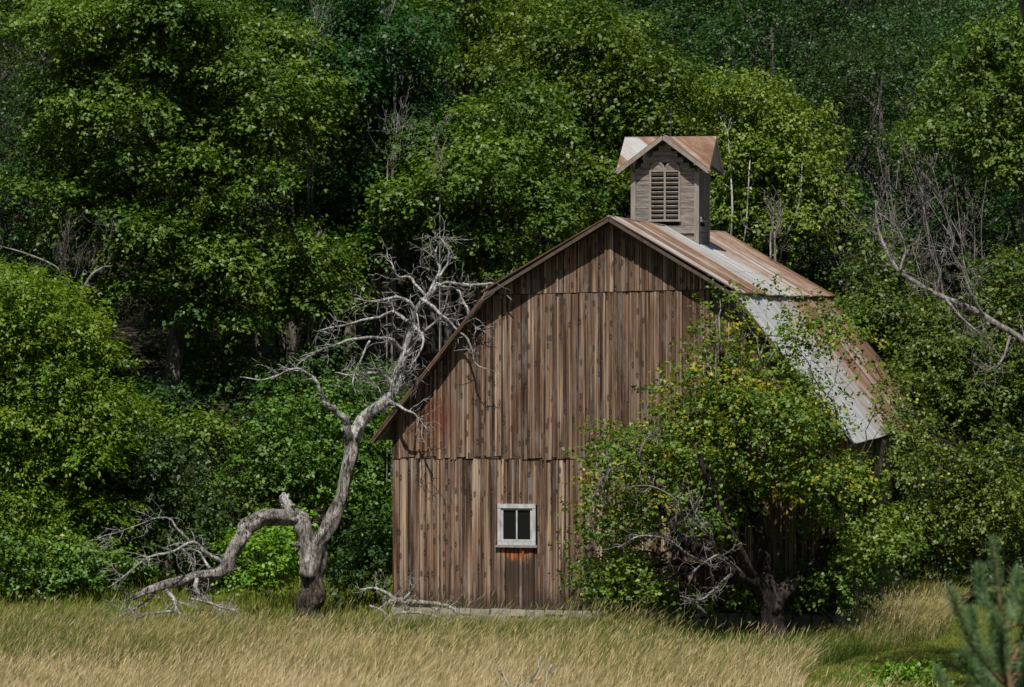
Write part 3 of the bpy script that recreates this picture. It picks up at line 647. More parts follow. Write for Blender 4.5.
for pts in (((404, 350, 3), (385, 338, 2.4, -.5), (355, 340, 2, -.9), (325, 348, 1.6, -1.2), (300, 357, 1)),
            ((412, 322, 3), (395, 312, 2.3, .5), (368, 318, 1.9, .9), (340, 325, 1.4, 1.2), (318, 330, 1, 1.4)),
            ((418, 308, 2.8), (400, 296, 2.1, -.4), (378, 302, 1.6, -.8), (355, 298, 1.1, -1)),
            ((434, 288, 2.5), (452, 283, 2, -.6), (478, 286, 1.7, -1), (495, 284, 1.3, -.9), (512, 300, .8, -1.0)),
            ((438, 285, 2.2), (456, 291, 1.9, -.6), (466, 305, 1.7, -.8), (472, 323, 1.4, -.8), (479, 330, .9, -.8)),
            ((424, 300, 2.6), (440, 312, 2, -.8), (458, 330, 1.6, -.8), (470, 346, 1.3, -.95), (474, 362, .8, -1)),
            ((414, 325, 2.4), (424, 338, 1.8, -.7), (418, 355, 1.3, -.9), (410, 370, .9, -1)),
            ((408, 345, 2.4), (398, 365, 1.7, -.6), (392, 385, 1.2, -.7), (388, 398, .8, -.7)),
            ((430, 292, 2.4), (438, 270, 1.9, .3), (436, 250, 1.4, .3), (446, 236, .8, .4)), ((437, 278, 1.8), (448, 262, 1.5), (446, 246, 1.1), (432, 232, .7)),
            ((426, 296, 2.2), (412, 278, 1.7, .5), (398, 276, 1.4, .7), (391, 262, .8, .8)),
            ((370, 338, 1.7, -.8), (362, 358, 1.4, -.9), (353, 378, 1.2, -.9), (357, 396, .7, -.9)),
            ((396, 385, 3), (378, 372, 2), (352, 374, 1.4, .4), (335, 372, .8, .6)),
            ((388, 400, 2.6), (402, 408, 2, -.8), (418, 418, 1.2, -.8), (430, 440, .7, -.9)),
            ((402, 358, 2.4), (420, 335, 1.8, .7), (436, 322, 1.4, 1), (452, 318, .8, 1.2))):
    limb('branch', pts, 'dead', 9, .8, 6, 1, (0, 0, -.02), rough=.04)
for pts in (((225, 566, 4, -.8), (208, 555, 2.6, -1.1), (192, 544, 2.2, -1.4), (172, 552, 1.9, -1.7), (150, 558, 1.5, -2), (128, 574, 1.1, -2.2), (108, 588, .7, -2.3)),
            ((192, 544, 2, -1.4), (178, 530, 1.8, -1.5), (168, 518, 1.4, -1.6), (153, 520, 1, -1.8), (118, 532, .8, -2), (97, 538, .5, -2)),
            ((196, 577, 4, -1), (200, 592, 3.4, -1.2), (210, 604, 3, -1.4), (222, 618, 2, -1.6)), ((168, 584, 4, -1.1), (172, 598, 3.2, -1.4), (182, 612, 2.6, -1.6), (187, 625, 1.8, -1.7)),
            ((158, 588, 3, -1.2), (146, 602, 2.2, -1), (128, 612, 1.6, -.8), (112, 618, 1, -.7)), ((212, 574, 3, -.9), (205, 560, 2, -.6), (197, 552, 1.4, -.4), (190, 556, .8, -.3)),
            ((176, 612, 2, -1.6), (150, 614, 1.5, -1.9), (128, 620, 1, -2)), ((190, 600, 1.8, -1.5), (218, 606, 1.4, -1.8), (240, 612, .8, -2))):
    limb('branch', pts, 'dead', 15, .7, 6, 1, (-.1, -.1, -.02), rough=.05)
def loose(name, label, cat, D, base, paths, mat='dead', tw=5, L=.5, seed=1, bias=(0, 0, .05), gen=1, group=None):
    """a bare branch, snag or log as one mesh"""
    global rng
    rng = np.random.default_rng(seed); b = W(base[0], base[1], D); org = np.array([b[0], b[1], float(gz(b[0], b[1]))]); mb = MB()
    for pts in paths:
        p, r = px_path(pts, D, org); mb.tube(p, r, 8, 0, rng, .07)
        if tw: twigs(mb, rng, p, float(np.median(r)), tw, L, gen, bias, .25)
    o = mb.build(name, M[mat], None, True); o.location = org; return tag(o, label, cat, group)
loose('fallen_branch', 'bleached fallen branch lying against the stone foundation at the barn corner', 'branch', 85.2, (420, 628),
      [((376, 612, 1.2), (388, 603, 2.2), (400, 600, 3), (408, 606, 3), (396, 622, 2.4, -.4), (382, 628, 1.5, -.6)), ((402, 602, 3), (425, 603, 2.4, -.2), (448, 606, 2, -.4), (462, 618, 1.4, -.5), (472, 628, .9, -.6)),
       ((398, 603, 2.4), (388, 594, 1.8), (374, 588, 1.2), (360, 590, .7)), ((395, 622, 2.4, -.3), (420, 626, 1.8, -.5), (446, 628, 1.2, -.6)), ((425, 604, 1.8), (440, 612, 1.2, -.5), (436, 622, .8, -.7)), ((384, 618, 1.8, -.8), (410, 612, 1.6, -.9), (440, 618, 1.3, -1), (458, 630, .8, -1)), ((404, 600, 2, -.3), (412, 590, 1.5, -.5), (408, 580, .8, -.6)), ((370, 606, 1.4, -.4), (384, 612, 1.5, -.7), (392, 626, 1, -.8))], 'dead', 7, .4, 4)
loose('fallen_twigs', 'thin bare twigs sticking out of the foreground grass near the bottom edge', 'branch', 68.2, (532, 690),
      [((520, 700, 2.), (530, 682, 1.7), (538, 668, 1.3), (541, 656, .7)), ((548, 700, 1.9), (546, 680, 1.5), (552, 664, .8)), ((515, 698, 1.5), (506, 680, 1.2), (498, 670, .7)), ((530, 690, 1.3), (510, 682, .8))], 'dead', 3, .3, 9)
loose('broken_limb', 'thick broken grey limb lying in the grass right of the apple trunk', 'log', 83.6, (815, 606),
      [((790, 612, 7), (800, 600, 8), (812, 587, 8, .2), (826, 578, 7, .4), (840, 573, 4.5, .5)), ((812, 590, 4), (826, 598, 3, .3), (842, 604, 1.6, .5)), ((830, 577, 3, .4), (842, 584, 2, .5), (836, 596, 1, .4))], 'dead_trunk', 5, .35, 6)
loose('grey_log', 'grey weathered log lying on the mown lawn at the right edge', 'log', 91.5, (972, 606),
      [((938, 604, 4), (950, 604, 5.5), (968, 605, 5.6), (985, 607, 5.2), (1000, 608, 3.5))], 'dead', 0, 1, 7)

# ------------------------------------------------------------------ apple trees
rng0 = np.random.default_rng(31)
def fruits(t, org, cen, rng, n, r=.037):
    mb = MB()
    for i in rng.integers(0, len(cen), n):
        c = cen[i] - org + unit(rng.normal(size=3)) * np.array([.6, .6, .4]) * rng.uniform(.6, 1.05)
        mb.tube([c + (0, 0, -r), c + (0, 0, -r * .6), c, c + (0, 0, r * .65), c + (0, 0, r * .95)], [r * .45, r * .85, r, r * .8, r * .3], 7)
    o = mb.build('fruit', M['fruit'], t, True); o['kind'] = 'stuff'
D = 82.3; b = W(773, 638, D); org = np.array([b[0], b[1], float(gz(b[0], b[1]))])
def st(*pts):
    p, r = px_path(pts, D, org, 1); return (p, r[0], r[-1])
stems = [st((774, 652, 18.5), (773, 636, 17), (771, 612, 14), (769, 590, 9), (767, 575, 5)),
         st((771, 612, 11), (764, 594, 10, -.1), (752, 580, 9, -.4), (735, 571, 8, -.8), (712, 566, 7, -1), (694, 548, 5, -1.2), (672, 525, 4, -1.3), (655, 490, 3, -1.2), (652, 455, 2, -1)),
         st((772, 614, 11), (779, 596, 10, .1), (792, 585, 9, .4), (812, 568, 8, .6), (826, 545, 6.5, .8), (834, 512, 5, 1), (828, 470, 3.5, 1.2), (838, 420, 2, 1.4)),
         st((770, 608, 10), (767, 586, 9, .1), (764, 566, 7.5, .3), (758, 530, 6, .5), (745, 480, 4.5, .3), (742, 430, 3.4), (724, 385, 2.4, -.2), (720, 345, 1.2, -.3)),
         st((826, 545, 5, .8), (855, 520, 4, .2), (876, 480, 3, 0), (884, 440, 2, .2)), st((752, 580, 6, -.4), (742, 555, 5, -1), (720, 510, 3.5, -1.5), (700, 460, 2.2, -1.7))]
t, o_, cen, r_ = shaped('apple_tree', 'old spreading apple tree with dark forked trunk and yellowing leaves before the barn', 'tree', 33, D,
    [(735, 445, 80, 50, 38), (700, 415, 45, 38, 14), (790, 455, 75, 50, 32), (845, 490, 48, 38, 17), (655, 490, 46, 40, 14, -.5), (622, 525, 34, 46, 14, .6), (622, 590, 32, 30, 22, .8), (690, 490, 50, 34, 10, 1.),
     (760, 395, 54, 34, 15), (880, 550, 34, 36, 14), (664, 600, 26, 20, 6, 1.6), (842, 340, 24, 24, 2), (800, 360, 30, 26, 3), (838, 548, 28, 24, 6), (722, 528, 36, 18, 5, -.8), (718, 370, 20, 28, 5), (620, 462, 28, 26, 5)],
    (773, 638, .4), 'lf_apple', 'bark_apple_shaded', None, 2.6, (.34, .68),   .7, 40, 8, .098, stems, 60, .55, .36, .34, 1.1)
rr = np.random.default_rng(5); sel = cen[(cen[:, 2] > 2.5) & (rr.random(len(cen)) < .5)] - o_
me = crown('yellow_foliage', rr, sel + rr.normal(size=sel.shape) * .1, np.full((len(sel), 3), .5), np.full(len(sel), 17), 6, .10, .3, .5, 1.1, .36)
mesh_obj('yellow_foliage', me, M['lf_yellow'], t)
# sparse sprays that reach up in front of wall and roof
sp = [(W(px, py, D + dz) - o_) for px, py, dz in ((702, 340, -.5), (716, 322, -.6), (742, 305, -.3), (746, 332, -.2), (768, 302, 0), (790, 318, .2), (815, 330, .4), (838, 318, .3), (852, 345, .4), (862, 372, .3), (876, 398, .4), (720, 300, -.4), (695, 372, -.6), (605, 440, -.8), (592, 470, -.6), (586, 510, -.4), (582, 545, -.2), (586, 580, 0), (646, 440, -.8), (880, 430, .5))]
sp = np.array(sp); me = crown('spray', rr, sp, np.full((len(sp), 3), .40), np.full(len(sp), 13), 8, .098, .36, .5, 1.1, .36); mesh_obj('spray', me, M['lf_apple'], t)
mb = MB(); rng = np.random.default_rng(71)
for e in sp:
    mb = MB(); a = cen[np.argmin(np.linalg.norm(cen - o_ - (e - (0, 0, 1.2)), axis=1))] - o_; p = limb_path(rng, a, e, .03); mb.tube(p, np.linspace(.02, .006, 6), 5); twigs(mb, rng, p, .012, 4, .5, 0); mb.build('twig', M['dead'], t, True)
for pts in (((712, 566, 4, -1), (690, 556, 2.6, -1.6), (668, 540, 2, -2), (640, 536, 1.5, -2.3), (618, 548, .8, -2.4)), ((694, 548, 3, -1.2), (684, 520, 2.2, -1.9), (676, 500, 1.6, -2.2), (650, 486, 1.2, -2.4), (622, 488, .7, -2.4)),
            ((735, 571, 4, -.8), (716, 588, 2.4, -1.6), (700, 600, 1.5, -2), (680, 596, .9, -2.2)), ((720, 566, 3.5, -1), (712, 540, 2.4, -1.9), (698, 520, 1.8, -2.2), (690, 500, 1, -2.3)),
            ((655, 490, 2, -1.2), (640, 462, 1.8, -1.8), (646, 440, 1.4, -2), (660, 428, .9, -2)), ((652, 470, 1.8, -1.2), (626, 462, 1.4, -1.8), (606, 474, 1, -1.9), (596, 490, .6, -1.9)), ((745, 576, 3, -.6), (722, 556, 2, -1.8), (708, 560, 1.4, -2.2), (692, 572, .9, -2.4))):
    p, r = px_path(pts, D, o_); mb = MB(); mb.tube(p, r * .62, 6, 0, rng, .05); twigs(mb, rng, p, float(np.median(r)) * .7, 15, .6, 1, (0, -.1, 0)); mb.build('dead_branch', M['twig'], t, True)
fruits(t, o_, cen, rr, 70)
t2, o2, cen2, r2_ = shaped('apple_tree', 'leafy apple tree hung with pale green apples at the right edge of the lawn', 'tree', 35, 91,
    [(968, 515, 46, 50, 34), (1012, 490, 42, 56, 22), (910, 500, 22, 32, 6, -1), (1000, 548, 36, 24, 10), (950, 470, 30, 26, 8), (912, 412, 20, 34, 8, 1), (915, 450, 30, 24, 8, .5)], (975, 596, .22), 'lf_apple', 'bark_apple_shaded', None, 2.2, (.4, .75), .7, 38, 8, .095, None, 40, .55, .36, .34, 1.1)
fruits(t2, o2, cen2, r2_, 170, .042)

# ------------------------------------------------------------------ trees of the wood that stand out
MAPLE = dict(dens=.66, cl=(.4, 1.05), flat=.52, nsp=62, nl=9, size=.128, up=.95, length=.55)
shaped('maple_tree', 'big sunlit maple with layered bright foliage at upper left', 'tree', 41, 99, [(165, 130, 150, 120, 74), (110, 60, 120, 70, 32), (240, 210, 95, 80, 34), (150, 270, 110, 70, 34), (262, 90, 70, 60, 20), (215, 330, 110, 70, 34), (290, 270, 55, 60, 14), (60, 180, 60, 60, 14), (100, 20, 140, 40, 22), (200, 420, 120, 40, 18)], (165, 590, .34), 'lf_maple', 'bark_far', 'maples at the wood edge', 3.4, n_limb=46, **MAPLE)
shaped('ash_tree', 'yellow-green ash tree with feathery leaf sprays at the left edge', 'tree', 42, 93, [(50, 380, 72, 70, 46), (20, 320, 60, 50, 24), (70, 470, 60, 70, 34), (10, 480, 50, 90, 30), (40, 560, 55, 40, 20), (100, 420, 30, 40, 8), (-40, 420, 50, 120, 26)], (20, 600, .2), 'lf_ash', 'bark_far', None, 2.4, (.36, .85), .42, 60, 11, .12, None, 36, .8, .26, .6, .6)
shaped('maple_tree', 'middling maple with lit leaf tiers rising left of the barn roof', 'tree', 43, 101, [(470, 190, 80, 70, 34), (430, 250, 70, 40, 20), (520, 240, 60, 50, 20), (510, 150, 60, 50, 16), (420, 170, 45, 50, 12)], (470, 590, .26), 'lf_maple', 'bark_far', 'maples at the wood edge', 2.8, n_limb=30, **MAPLE)
shaped('maple_tree', 'tall maple lit along its left shoulder just left of the cupola', 'tree', 44, 106, [(580, 110, 90, 70, 40), (610, 60, 70, 50, 20), (560, 200, 80, 50, 28), (640, 150, 50, 60, 14), (520, 60, 50, 50, 12)], (580, 590, .28), 'lf_maple', 'bark_far', 'maples at the wood edge', 3, n_limb=30, **MAPLE)
shaped('maple_tree', 'dark maple in shade above the dead tree', 'tree', 45, 104, [(370, 90, 70, 90, 34), (400, 20, 70, 50, 18), (350, 210, 50, 60, 16), (400, 160, 50, 50, 12)], (372, 590, .25), 'lf_wood_shaded', 'bark_far', 'maples at the wood edge', 2.8, n_limb=30, **MAPLE)
bt, bo, bc, br = shaped('birch_tree', 'yellow-green birch with white stems just right of the cupola', 'tree', 46, 106, [(735, 130, 46, 60, 34), (785, 150, 48, 50, 30), (760, 210, 75, 45, 34), (720, 190, 36, 50, 18), (800, 225, 40, 35, 14)], (742, 590, .1), 'lf_birch', 'birch', None, 2., (.5, .95), .8, 34, 8, .105,
    [(np.array([[0, 0, -.3], [-.3, .2, 5], [-.46, -1.2, 8.3], [-.40, -1.9, 10.2], [-.5, -1.3, 12.4]]),   .055, .015), (np.array([[.2, 0, -.3], [.1, .2, 5], [-.14, -1, 8.3], [-.02, -1.9, 9.6], [.12, -1.6, 11.6]]), .05, .012), (np.array([[.3, .2, -.3], [.9, .2, 5], [1.0, -.8, 8.6], [1.5, -1.8, 10.3], [1.7, -.6, 11.8]]), .04, .012)], 26, .6, .38, .35, 1.)
shaped('poplar_tree', 'pale-leaved poplar reaching into the top right corner', 'tree', 47, 104, [(1000, 90, 60, 60, 30), (960, 130, 40, 40, 14), (1030, 170, 50, 60, 20), (1040, 40, 60, 60, 18)], (1020, 590, .22), 'lf_shrub', 'bark_far', None, 2.4, (.5, .95), .7, 34, 8, .12, None, 30, .6, .38, .4, 1.)
shaped('young_tree', 'bushy young tree leaning over the slope right of the barn roof', 'tree', 48, 103.5, [(900, 330, 50, 40, 20), (960, 350, 55, 45, 24, -3), (870, 270, 36, 30, 8), (1000, 370, 50, 40, 20, -4), (940, 390, 60, 40, 24, -2), (1000, 410, 50, 36, 18, -4), (890, 375, 36, 36, 12), (1010, 290, 40, 40, 12, -3)], (940, 590, .18), 'lf_shrub', 'bark_far', None, 1.6, (.45, .9), .6, 34, 8, .12, None, 30, .7, .34, .4, 1.)

# shrubs along the foot of the wood
SH = dict(cl=(.4, .75), flat=.65, nsp=36, nl=8, size=.11, n_limb=14, up=.6, length=.38, spread=1.)
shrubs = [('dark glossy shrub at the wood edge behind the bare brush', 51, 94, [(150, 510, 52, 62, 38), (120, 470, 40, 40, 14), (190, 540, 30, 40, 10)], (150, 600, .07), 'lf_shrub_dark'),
          ('yellowing shrub showing under the bent limb of the dead tree', 52, 96, [(245, 500, 45, 40, 24), (275, 470, 36, 40, 14), (220, 545, 34, 40, 14)], (240, 598, .06), 'lf_shrub'),
          ('low sunlit shrub framed by the arch of the dead limb', 53, 90, [(262, 565, 34, 26, 14), (285, 550, 22, 26, 7)], (264, 604, .05), 'lf_ash'),
          ('leafy green shrub close behind the dead trunk, beside the barn wall', 54, 96, [(330, 470, 56, 56, 30), (372, 500, 28, 60, 16), (300, 430, 46, 40, 16), (365, 420, 34, 40, 10)], (345, 598, .07), 'lf_maple'),
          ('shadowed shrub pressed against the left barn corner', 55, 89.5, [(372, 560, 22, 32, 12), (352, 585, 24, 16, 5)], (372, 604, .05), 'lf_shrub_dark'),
          ('bright low bush at the far left under the ash sprays', 56, 90.5, [(30, 570, 48, 30, 18), (100, 580, 30, 22, 8), (-20, 560, 40, 40, 10)], (40, 606, .05), 'lf_shrub'),
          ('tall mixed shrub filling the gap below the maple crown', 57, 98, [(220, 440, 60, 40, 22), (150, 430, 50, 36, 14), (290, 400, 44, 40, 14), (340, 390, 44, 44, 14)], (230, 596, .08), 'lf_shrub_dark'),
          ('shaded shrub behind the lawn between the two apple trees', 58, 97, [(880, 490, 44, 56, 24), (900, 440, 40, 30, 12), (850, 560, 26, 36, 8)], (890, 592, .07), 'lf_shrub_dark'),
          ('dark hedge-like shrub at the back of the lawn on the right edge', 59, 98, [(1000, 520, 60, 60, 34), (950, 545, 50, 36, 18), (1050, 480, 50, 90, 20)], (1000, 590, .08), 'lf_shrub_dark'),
          ('low shaded bush growing against the stone foundation behind the apple trunk', 62, 83.4, [(842, 590, 34, 22, 10), (800, 600, 30, 14, 5), (742, 604, 34, 12, 5)], (838, 622, .04), 'lf_shrub'),
          ('grey-green shrub rising over the eave behind the right roof edge', 60, 104, [(930, 420, 50, 36, 20), (980, 440, 50, 30, 16), (1030, 420, 40, 50, 14)], (950, 590, .07), 'lf_pop')]
for lab, sd, dep, el, tr, lf in shrubs: shaped('shrub', lab, 'shrub', sd, dep, el, tr, lf, 'bark', 'shrubs along the wood edge', 1.5, **SH)
shaped('seedling', 'small leafy seedling poking up at the bottom edge beside the pine', 'plant', 61, 69, [(895, 680, 16, 5, 5), (922, 681, 14, 5, 5), (908, 676, 16, 5, 4)], (908, 690, .02), 'lf_ash', 'bark', None, .4, (.18, .3), .6, 70, 6, .10, None, 8, .7, .32, .2, .8)

# ------------------------------------------------------------------ the deep wood: copies of a few broadleaf trees
V = [generic(1, leaf='lf_wood_shaded'), generic(2, 50, 17, 4.2, .2, 'lf_wood_shaded', 60, 8, .15), generic(3, 48, 15, 5., .2, 'lf_maple'), generic(4, 60, 17, 3.8, .15, 'lf_pop', 74, 8, .09, (.45, .95), .8),
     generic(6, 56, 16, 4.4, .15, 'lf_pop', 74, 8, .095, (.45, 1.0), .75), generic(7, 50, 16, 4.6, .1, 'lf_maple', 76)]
rng = np.random.default_rng(77)
def wood(px, dep, top, wpx, v, label, group, rz=None):
    p = W(px, 600, dep); x, y = p[0], p[1]; g = float(gz(x, y)); ht = W(px, top, dep)[2] - g
    v0 = V[v]; zs = [c.co.z for c in list(v0[1].vertices)[::97]]; xs_ = [abs(c.co.x) for c in list(v0[1].vertices)[::97]]
    s = (wpx * dep / F / 2) / np.percentile(xs_, 96); sz = ht / max(zs)
    put(v0, 'forest_tree', label, 'tree', x, y, float(s), float(sz), rng.random() * 6.28 if rz is None else rz, group)
near = [(30, 108, 60, 230, 0, 'dim tree in the gap between the ash and the big maple'), (290, 110, -30, 250, 1, 'dark tree with its top behind the right side of the big maple'),
        (330, 113, 40, 240, 0, 'shaded tree in the dark gap above the dead tree limbs'), (440, 112, -50, 260, 5, 'leafy tree above the middling maple, at top centre left'),
        (540, 116, -60, 270, 2, 'broad lit tree at top centre above the barn peak'), (680, 112, -10, 230, 3, 'blue-green poplar directly above the cupola'),
        (780, 118, -40, 260, 4, 'soft green poplar standing above the birch'), (880, 112, 20, 240, 3, 'blue-green poplar above the bare grey saplings'),
        (960, 116, -30, 260, 4, 'poplar beside the top right corner, behind pale leaves'), (840, 108, 170, 200, 0, 'low dark tree showing behind the bare saplings'),
        (620, 103, 250, 240, 1, 'shaded tree hidden close behind the barn ridge'), (1030, 109, 140, 220, 1, 'dark tree at the right edge behind the leaning dead trunk'),
        (130, 106, 330, 240, 1, 'dark low tree under the big maple crown'), (330, 106, 330, 200, 0, 'dark low tree behind the dead tree fork'), (-40, 104, 150, 220, 1, 'shaded tree cut by the left edge above the ash')]
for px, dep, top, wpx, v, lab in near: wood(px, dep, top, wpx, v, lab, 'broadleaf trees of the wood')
i = 0
for dep, top, sp_, off in ((124, -70, 135, 20), (134, -110, 140, 80), (146, -150, 150, 30), (160, -170, 160, 90)):
    px = -330 + off
    while px < 1400:
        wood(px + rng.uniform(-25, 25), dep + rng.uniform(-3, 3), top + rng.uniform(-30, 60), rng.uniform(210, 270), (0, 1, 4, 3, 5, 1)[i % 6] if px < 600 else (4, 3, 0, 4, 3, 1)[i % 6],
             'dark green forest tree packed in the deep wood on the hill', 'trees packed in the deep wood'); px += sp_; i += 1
for px, dep, top in ((-230, 100, 0), (-130, 96, 120), (-330, 106, -40), (1130, 100, 60), (1220, 104, -20), (1320, 110, 0), (1160, 112, -60), (-180, 112, -60)):
    wood(px, dep, top, 250, i % 6, 'forest tree standing in the wood just outside the picture', 'trees beside the picture'); i += 1

put(generic(9, 46, 23, 4.6, .62, 'lf_maple'), 'shade_tree', 'tall tree right of the picture that throws its shade on the mown lawn', 'tree', 9.9, 62.5, 1.0, 1.0, .7, None)

# ------------------------------------------------------------------ bare saplings and snags in the wood
def snag(px, py0, py1, D, n, seed, label, lean=0., spread=44, rpx=1.2, name='bare_sapling', mat='twig', group='bare grey saplings in the wood', L=.8, tw=7):
    rng = np.random.default_rng(seed); b = W(px, py0, D); org = np.array([b[0], b[1], float(gz(b[0], b[1]))]); mb = MB()
    for i in range(n):
        x0 = px + rng.normal() * spread * .25; x1 = px + rng.normal() * spread + lean; z = rng.uniform(-.8, .8); tp = py1 + rng.uniform(0, .35) * (py0 - py1)
        low = W(x0, py0, D)[2]; g = org[2]
        pts = [W(x0, py0, D) * [1, 1, 0] + [0, 0, g - .2], W(x0, py0, D + z * .2), W(x0 + (x1 - x0) * .3 + rng.normal() * 3, py0 + (tp - py0) * .35, D + z * .5), W(x0 + (x1 - x0) * .7 + rng.normal() * 4, py0 + (tp - py0) * .7, D + z), W(x1, tp, D + z)]
        p = spline(np.array(pts) - org, 4); r = np.linspace(rpx * .75, rpx * .18, len(p)) * D / F; mb.tube(p, r, 6, 0, rng, .05)
        twigs(mb, rng, p, float(np.median(r)), tw, L, 1, (0, 0, .45), .4, .25)
    o = mb.build(name, M[mat], None, True); o.location = org; return tag(o, label, 'dead tree', group)
snag(862, 345, 165, 105, 7, 1, 'leftmost clump of bare grey saplings right of the barn roof'); snag(900, 350, 140, 104.5, 8, 2, 'middle clump of bare grey saplings, standing upright right of the roof')
snag(945, 345, 130, 103, 7, 3, 'rightmost clump of bare grey saplings, behind the leaning dead trunk', -14); snag(985, 330, 130, 102, 6, 4, 'thin leaning bare stems near the right edge', -30)
snag(398, 110, 0, 102.5, 3, 5, 'forked bare stems near the top edge left of centre', 4, 14, 1.3); snag(388, 190, 110, 101, 4, 6, 'small forked snag in the dark gap above the dead tree', 0, 14, 1.1)
snag(312, 80, -20, 102, 4, 7, 'bare grey stems at the top beside the big maple', 6, 12, 1.3); snag(700, 330, 150, 103, 2, 8, 'pale bare stem beside the cupola', 4, 8, 1.3)
snag(70, 300, 215, 95.5, 5, 9, 'tangle of bare dark twigs above the ash tree', 12, 34, 1.2, mat='bark_far'); snag(775, 260, 205, 101, 3, 10, 'short bare forked stubs just behind the barn roof', 10, 16, 1.6)
snag(440, 200, 120, 98.5, 2, 12, 'slim bare twig in front of the middling maple', -6, 8, .9)
loose('leaning_dead_tree', 'pale dead trunk arching in from the right edge over the shrubs', 'dead tree', 96, (1100, 600),
      [((1100, 612, 5.6), (1085, 500, 5), (1060, 390, 4.3), (1024, 342, 3.4), (1000, 326, 3.1), (972, 309, 2.9), (940, 296, 2.6), (917, 283, 2.4, .2), (898, 270, 2.1, .2), (886, 250, 1.9, .2), (877, 225, 1.5, .3), (876, 200, 0.87, .3)),
       ((985, 318, 1.6), (972, 296, 1.4, -.4), (962, 270, 0.99, -.6), (950, 248, 0.56, -.8)), ((945, 298, 1.6), (962, 318, 1.1, -.5), (985, 338, 0.74, -.8)), ((900, 270, 1.2), (905, 245, 0.99, .3), (890, 215, 0.62, .5)), ((1010, 336, 1.4), (1002, 360, 0.99, -.5), (985, 372, 0.62, -.6))], 'twig', 16, .9, 14)
loose('bare_branch', 'pale dead branch crossing the shade in the left part of the wood', 'branch', 95.6, (90, 600), [((70, 610, 2), (72, 450, 1.8), (76, 320, 1.6), (88, 280, 1.4), (102, 268, 1.1), (112, 266, .6)), ((78, 300, 1.2), (60, 270, 1), (30, 255, .9), (0, 246, .6))], 'twig', 5, .5, 15)

# ------------------------------------------------------------------ the young pine close to the lens
D = 22.; b = W(1006, 600, D); org = np.array([b[0], b[1], float(gz(b[0], b[1]))]); rng = np.random.default_rng(91)
pine = thing('pine_sapling', 'blurred blue-green young pine close by in the lower right corner', 'pine', tuple(org))
def pp(px, py, dz=0): return W(px, py, D + dz) - org
base = pp(1014, 800); st_m = MB(); shoots = []
tr = spline([(0, 0, -.2), (base + (0, 0, -.6)) * .6, pp(1012, 720), pp(1006, 660), pp(1000, 600), pp(994, 545)], 4); st_m.tube(tr, np.linspace(.035, .007, len(tr)), 7)
for i, (a, m_, e) in enumerate((((1010, 690), (975, 650, -.2), (950, 592, -.3)), ((1008, 670), (1030, 620, .2), (1036, 560, .3)), ((1008, 700), (985, 690, -.5), (962, 655, -.7)), ((1012, 720), (1035, 700, -.3), (1050, 640, -.5)),
      ((1004, 640), (1012, 610, .4), (1018, 575, .5)), ((1012, 730), (965, 720, .2), (938, 672, .3)), ((1006, 680), (1002, 660, -.6), (1000, 628, -.8)), ((1010, 710), (1000, 700, .5), (980, 660, .8)), ((1012, 735), (1000, 725, -.7), (985, 690, -1.)), ((1012, 735), (1030, 720, .6), (1020, 670, .9)))):
    p = spline([pp(*a), pp(*m_), pp(*e)], 6); st_m.tube(p, np.linspace(.013, .005, len(p)), 6); shoots.append(p[3:])
shoots.append(tr[12:])
for i in range(13):
    a = tr[rng.integers(4, len(tr) - 5)]; e = a + np.array([rng.normal() * .17 + .03, rng.normal() * .2, rng.uniform(.12, .34)]); mdl = a + (e - a) * .5 + np.array([(e - a)[0] * .3, (e - a)[1] * .3, -.05])
    p = spline([a, mdl, e], 6); st_m.tube(p, np.linspace(.010, .005, len(p)), 6); shoots.append(p[3:])
k = N('pine_stem'); M['pstem'] = k.pbr(k.ramp(k.noise(k.obj(), 30), [(.3, (.10, .06, .03)), (.7, (.24, .14, .07))]), .8)
st_m.build('stem', M['pstem'], pine, True)
P = []; d_ = []
for s in shoots:
    for i in range(len(s) - 1):
        n = 95; u = rng.random((n, 1)); q = s[i] + (s[i + 1] - s[i]) * u; t_ = unit(s[i + 1] - s[i]); P.append(q); d_.append(unit(t_ * .8 + rng.normal(size=(n, 3)) * .5 + [0, 0, .15]))
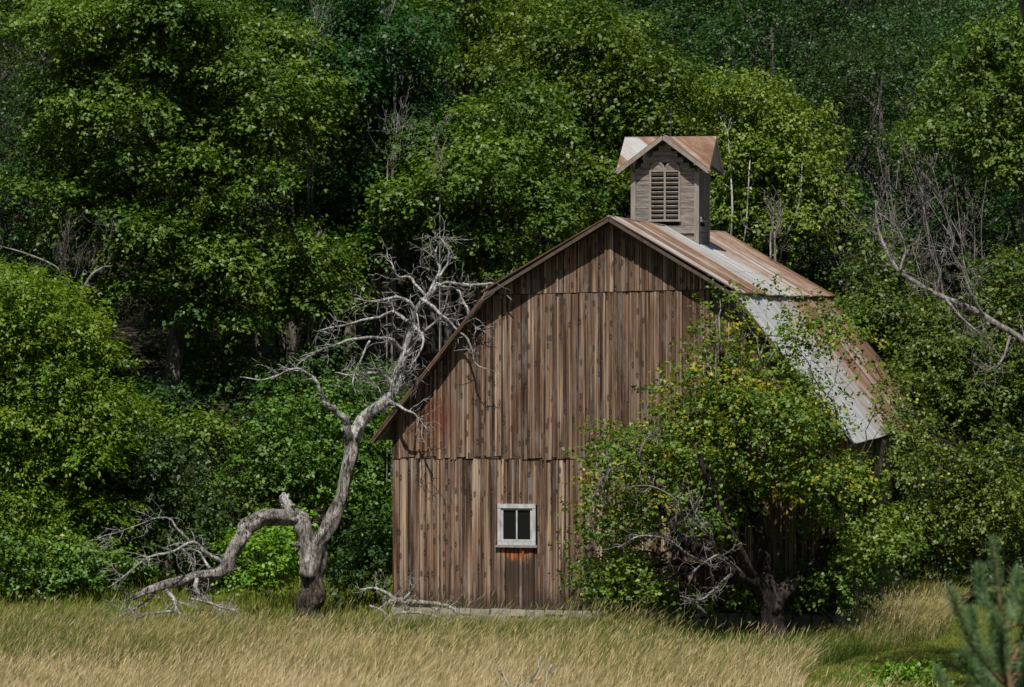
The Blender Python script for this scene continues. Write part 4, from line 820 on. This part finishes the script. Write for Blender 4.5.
P = np.vstack(P); d_ = np.vstack(d_); nr = np.cross(d_, rng.normal(size=d_.shape))
mesh_obj('needles', leaf_mesh('needles', P, nr, d_, rng.uniform(.06, .105, len(P)), rng.random(len(P)) * .94, .022), M['lf_pine'], pine)

# ------------------------------------------------------------------ light, sky, camera
EL, AZ = rad(57), rad(186)                             # sun high behind the camera
w = bpy.data.worlds.new('World'); bpy.context.scene.world = w; w.use_nodes = True; nt = w.node_tree; nt.nodes.clear()
sky = nt.nodes.new('ShaderNodeTexSky'); sky.sky_type = 'NISHITA'; sky.sun_disc = False; sky.sun_elevation = EL; sky.sun_rotation = AZ
bg = nt.nodes.new('ShaderNodeBackground'); bg.inputs[1].default_value = .056; ow = nt.nodes.new('ShaderNodeOutputWorld')
nt.links.new(sky.outputs[0], bg.inputs[0]); nt.links.new(bg.outputs[0], ow.inputs[0])
sun = bpy.data.lights.new('sun', 'SUN'); sun.energy = 4.8; sun.angle = rad(.5); sun.color = (1, .96, .90)
so = bpy.data.objects.new('sun', sun); C.objects.link(so); so.location = (-20, -20, 60)
sd = Vector((math.sin(AZ) * math.cos(EL), math.cos(AZ) * math.cos(EL), math.sin(EL))); so.rotation_euler = sd.to_track_quat('Z', 'Y').to_euler()
cam = bpy.data.cameras.new('camera'); co = bpy.data.objects.new('camera', cam); C.objects.link(co)
co.location = CAM; co.rotation_euler = (math.pi / 2 - PITCH, 0, 0); cam.sensor_width = 36; cam.lens = F * 36 / 1024; cam.clip_end = 1500; cam.clip_start = .5
cam.dof.use_dof = True; cam.dof.focus_distance = 85; cam.dof.aperture_fstop = 5.2
sc = bpy.context.scene; sc.camera = co
sc.view_settings.view_transform = 'Standard'; sc.view_settings.look = 'None'; sc.view_settings.exposure = .1; sc.view_settings.gamma = 1
sc.render.engine = 'CYCLES'; cy = sc.cycles; cy.max_bounces = 5; cy.diffuse_bounces = 3; cy.glossy_bounces = 2; cy.transmission_bounces = 3; cy.transparent_max_bounces = 4
cy.caustics_reflective = cy.caustics_refractive = False; cy.use_denoising = True; cy.sample_clamp_indirect = 4
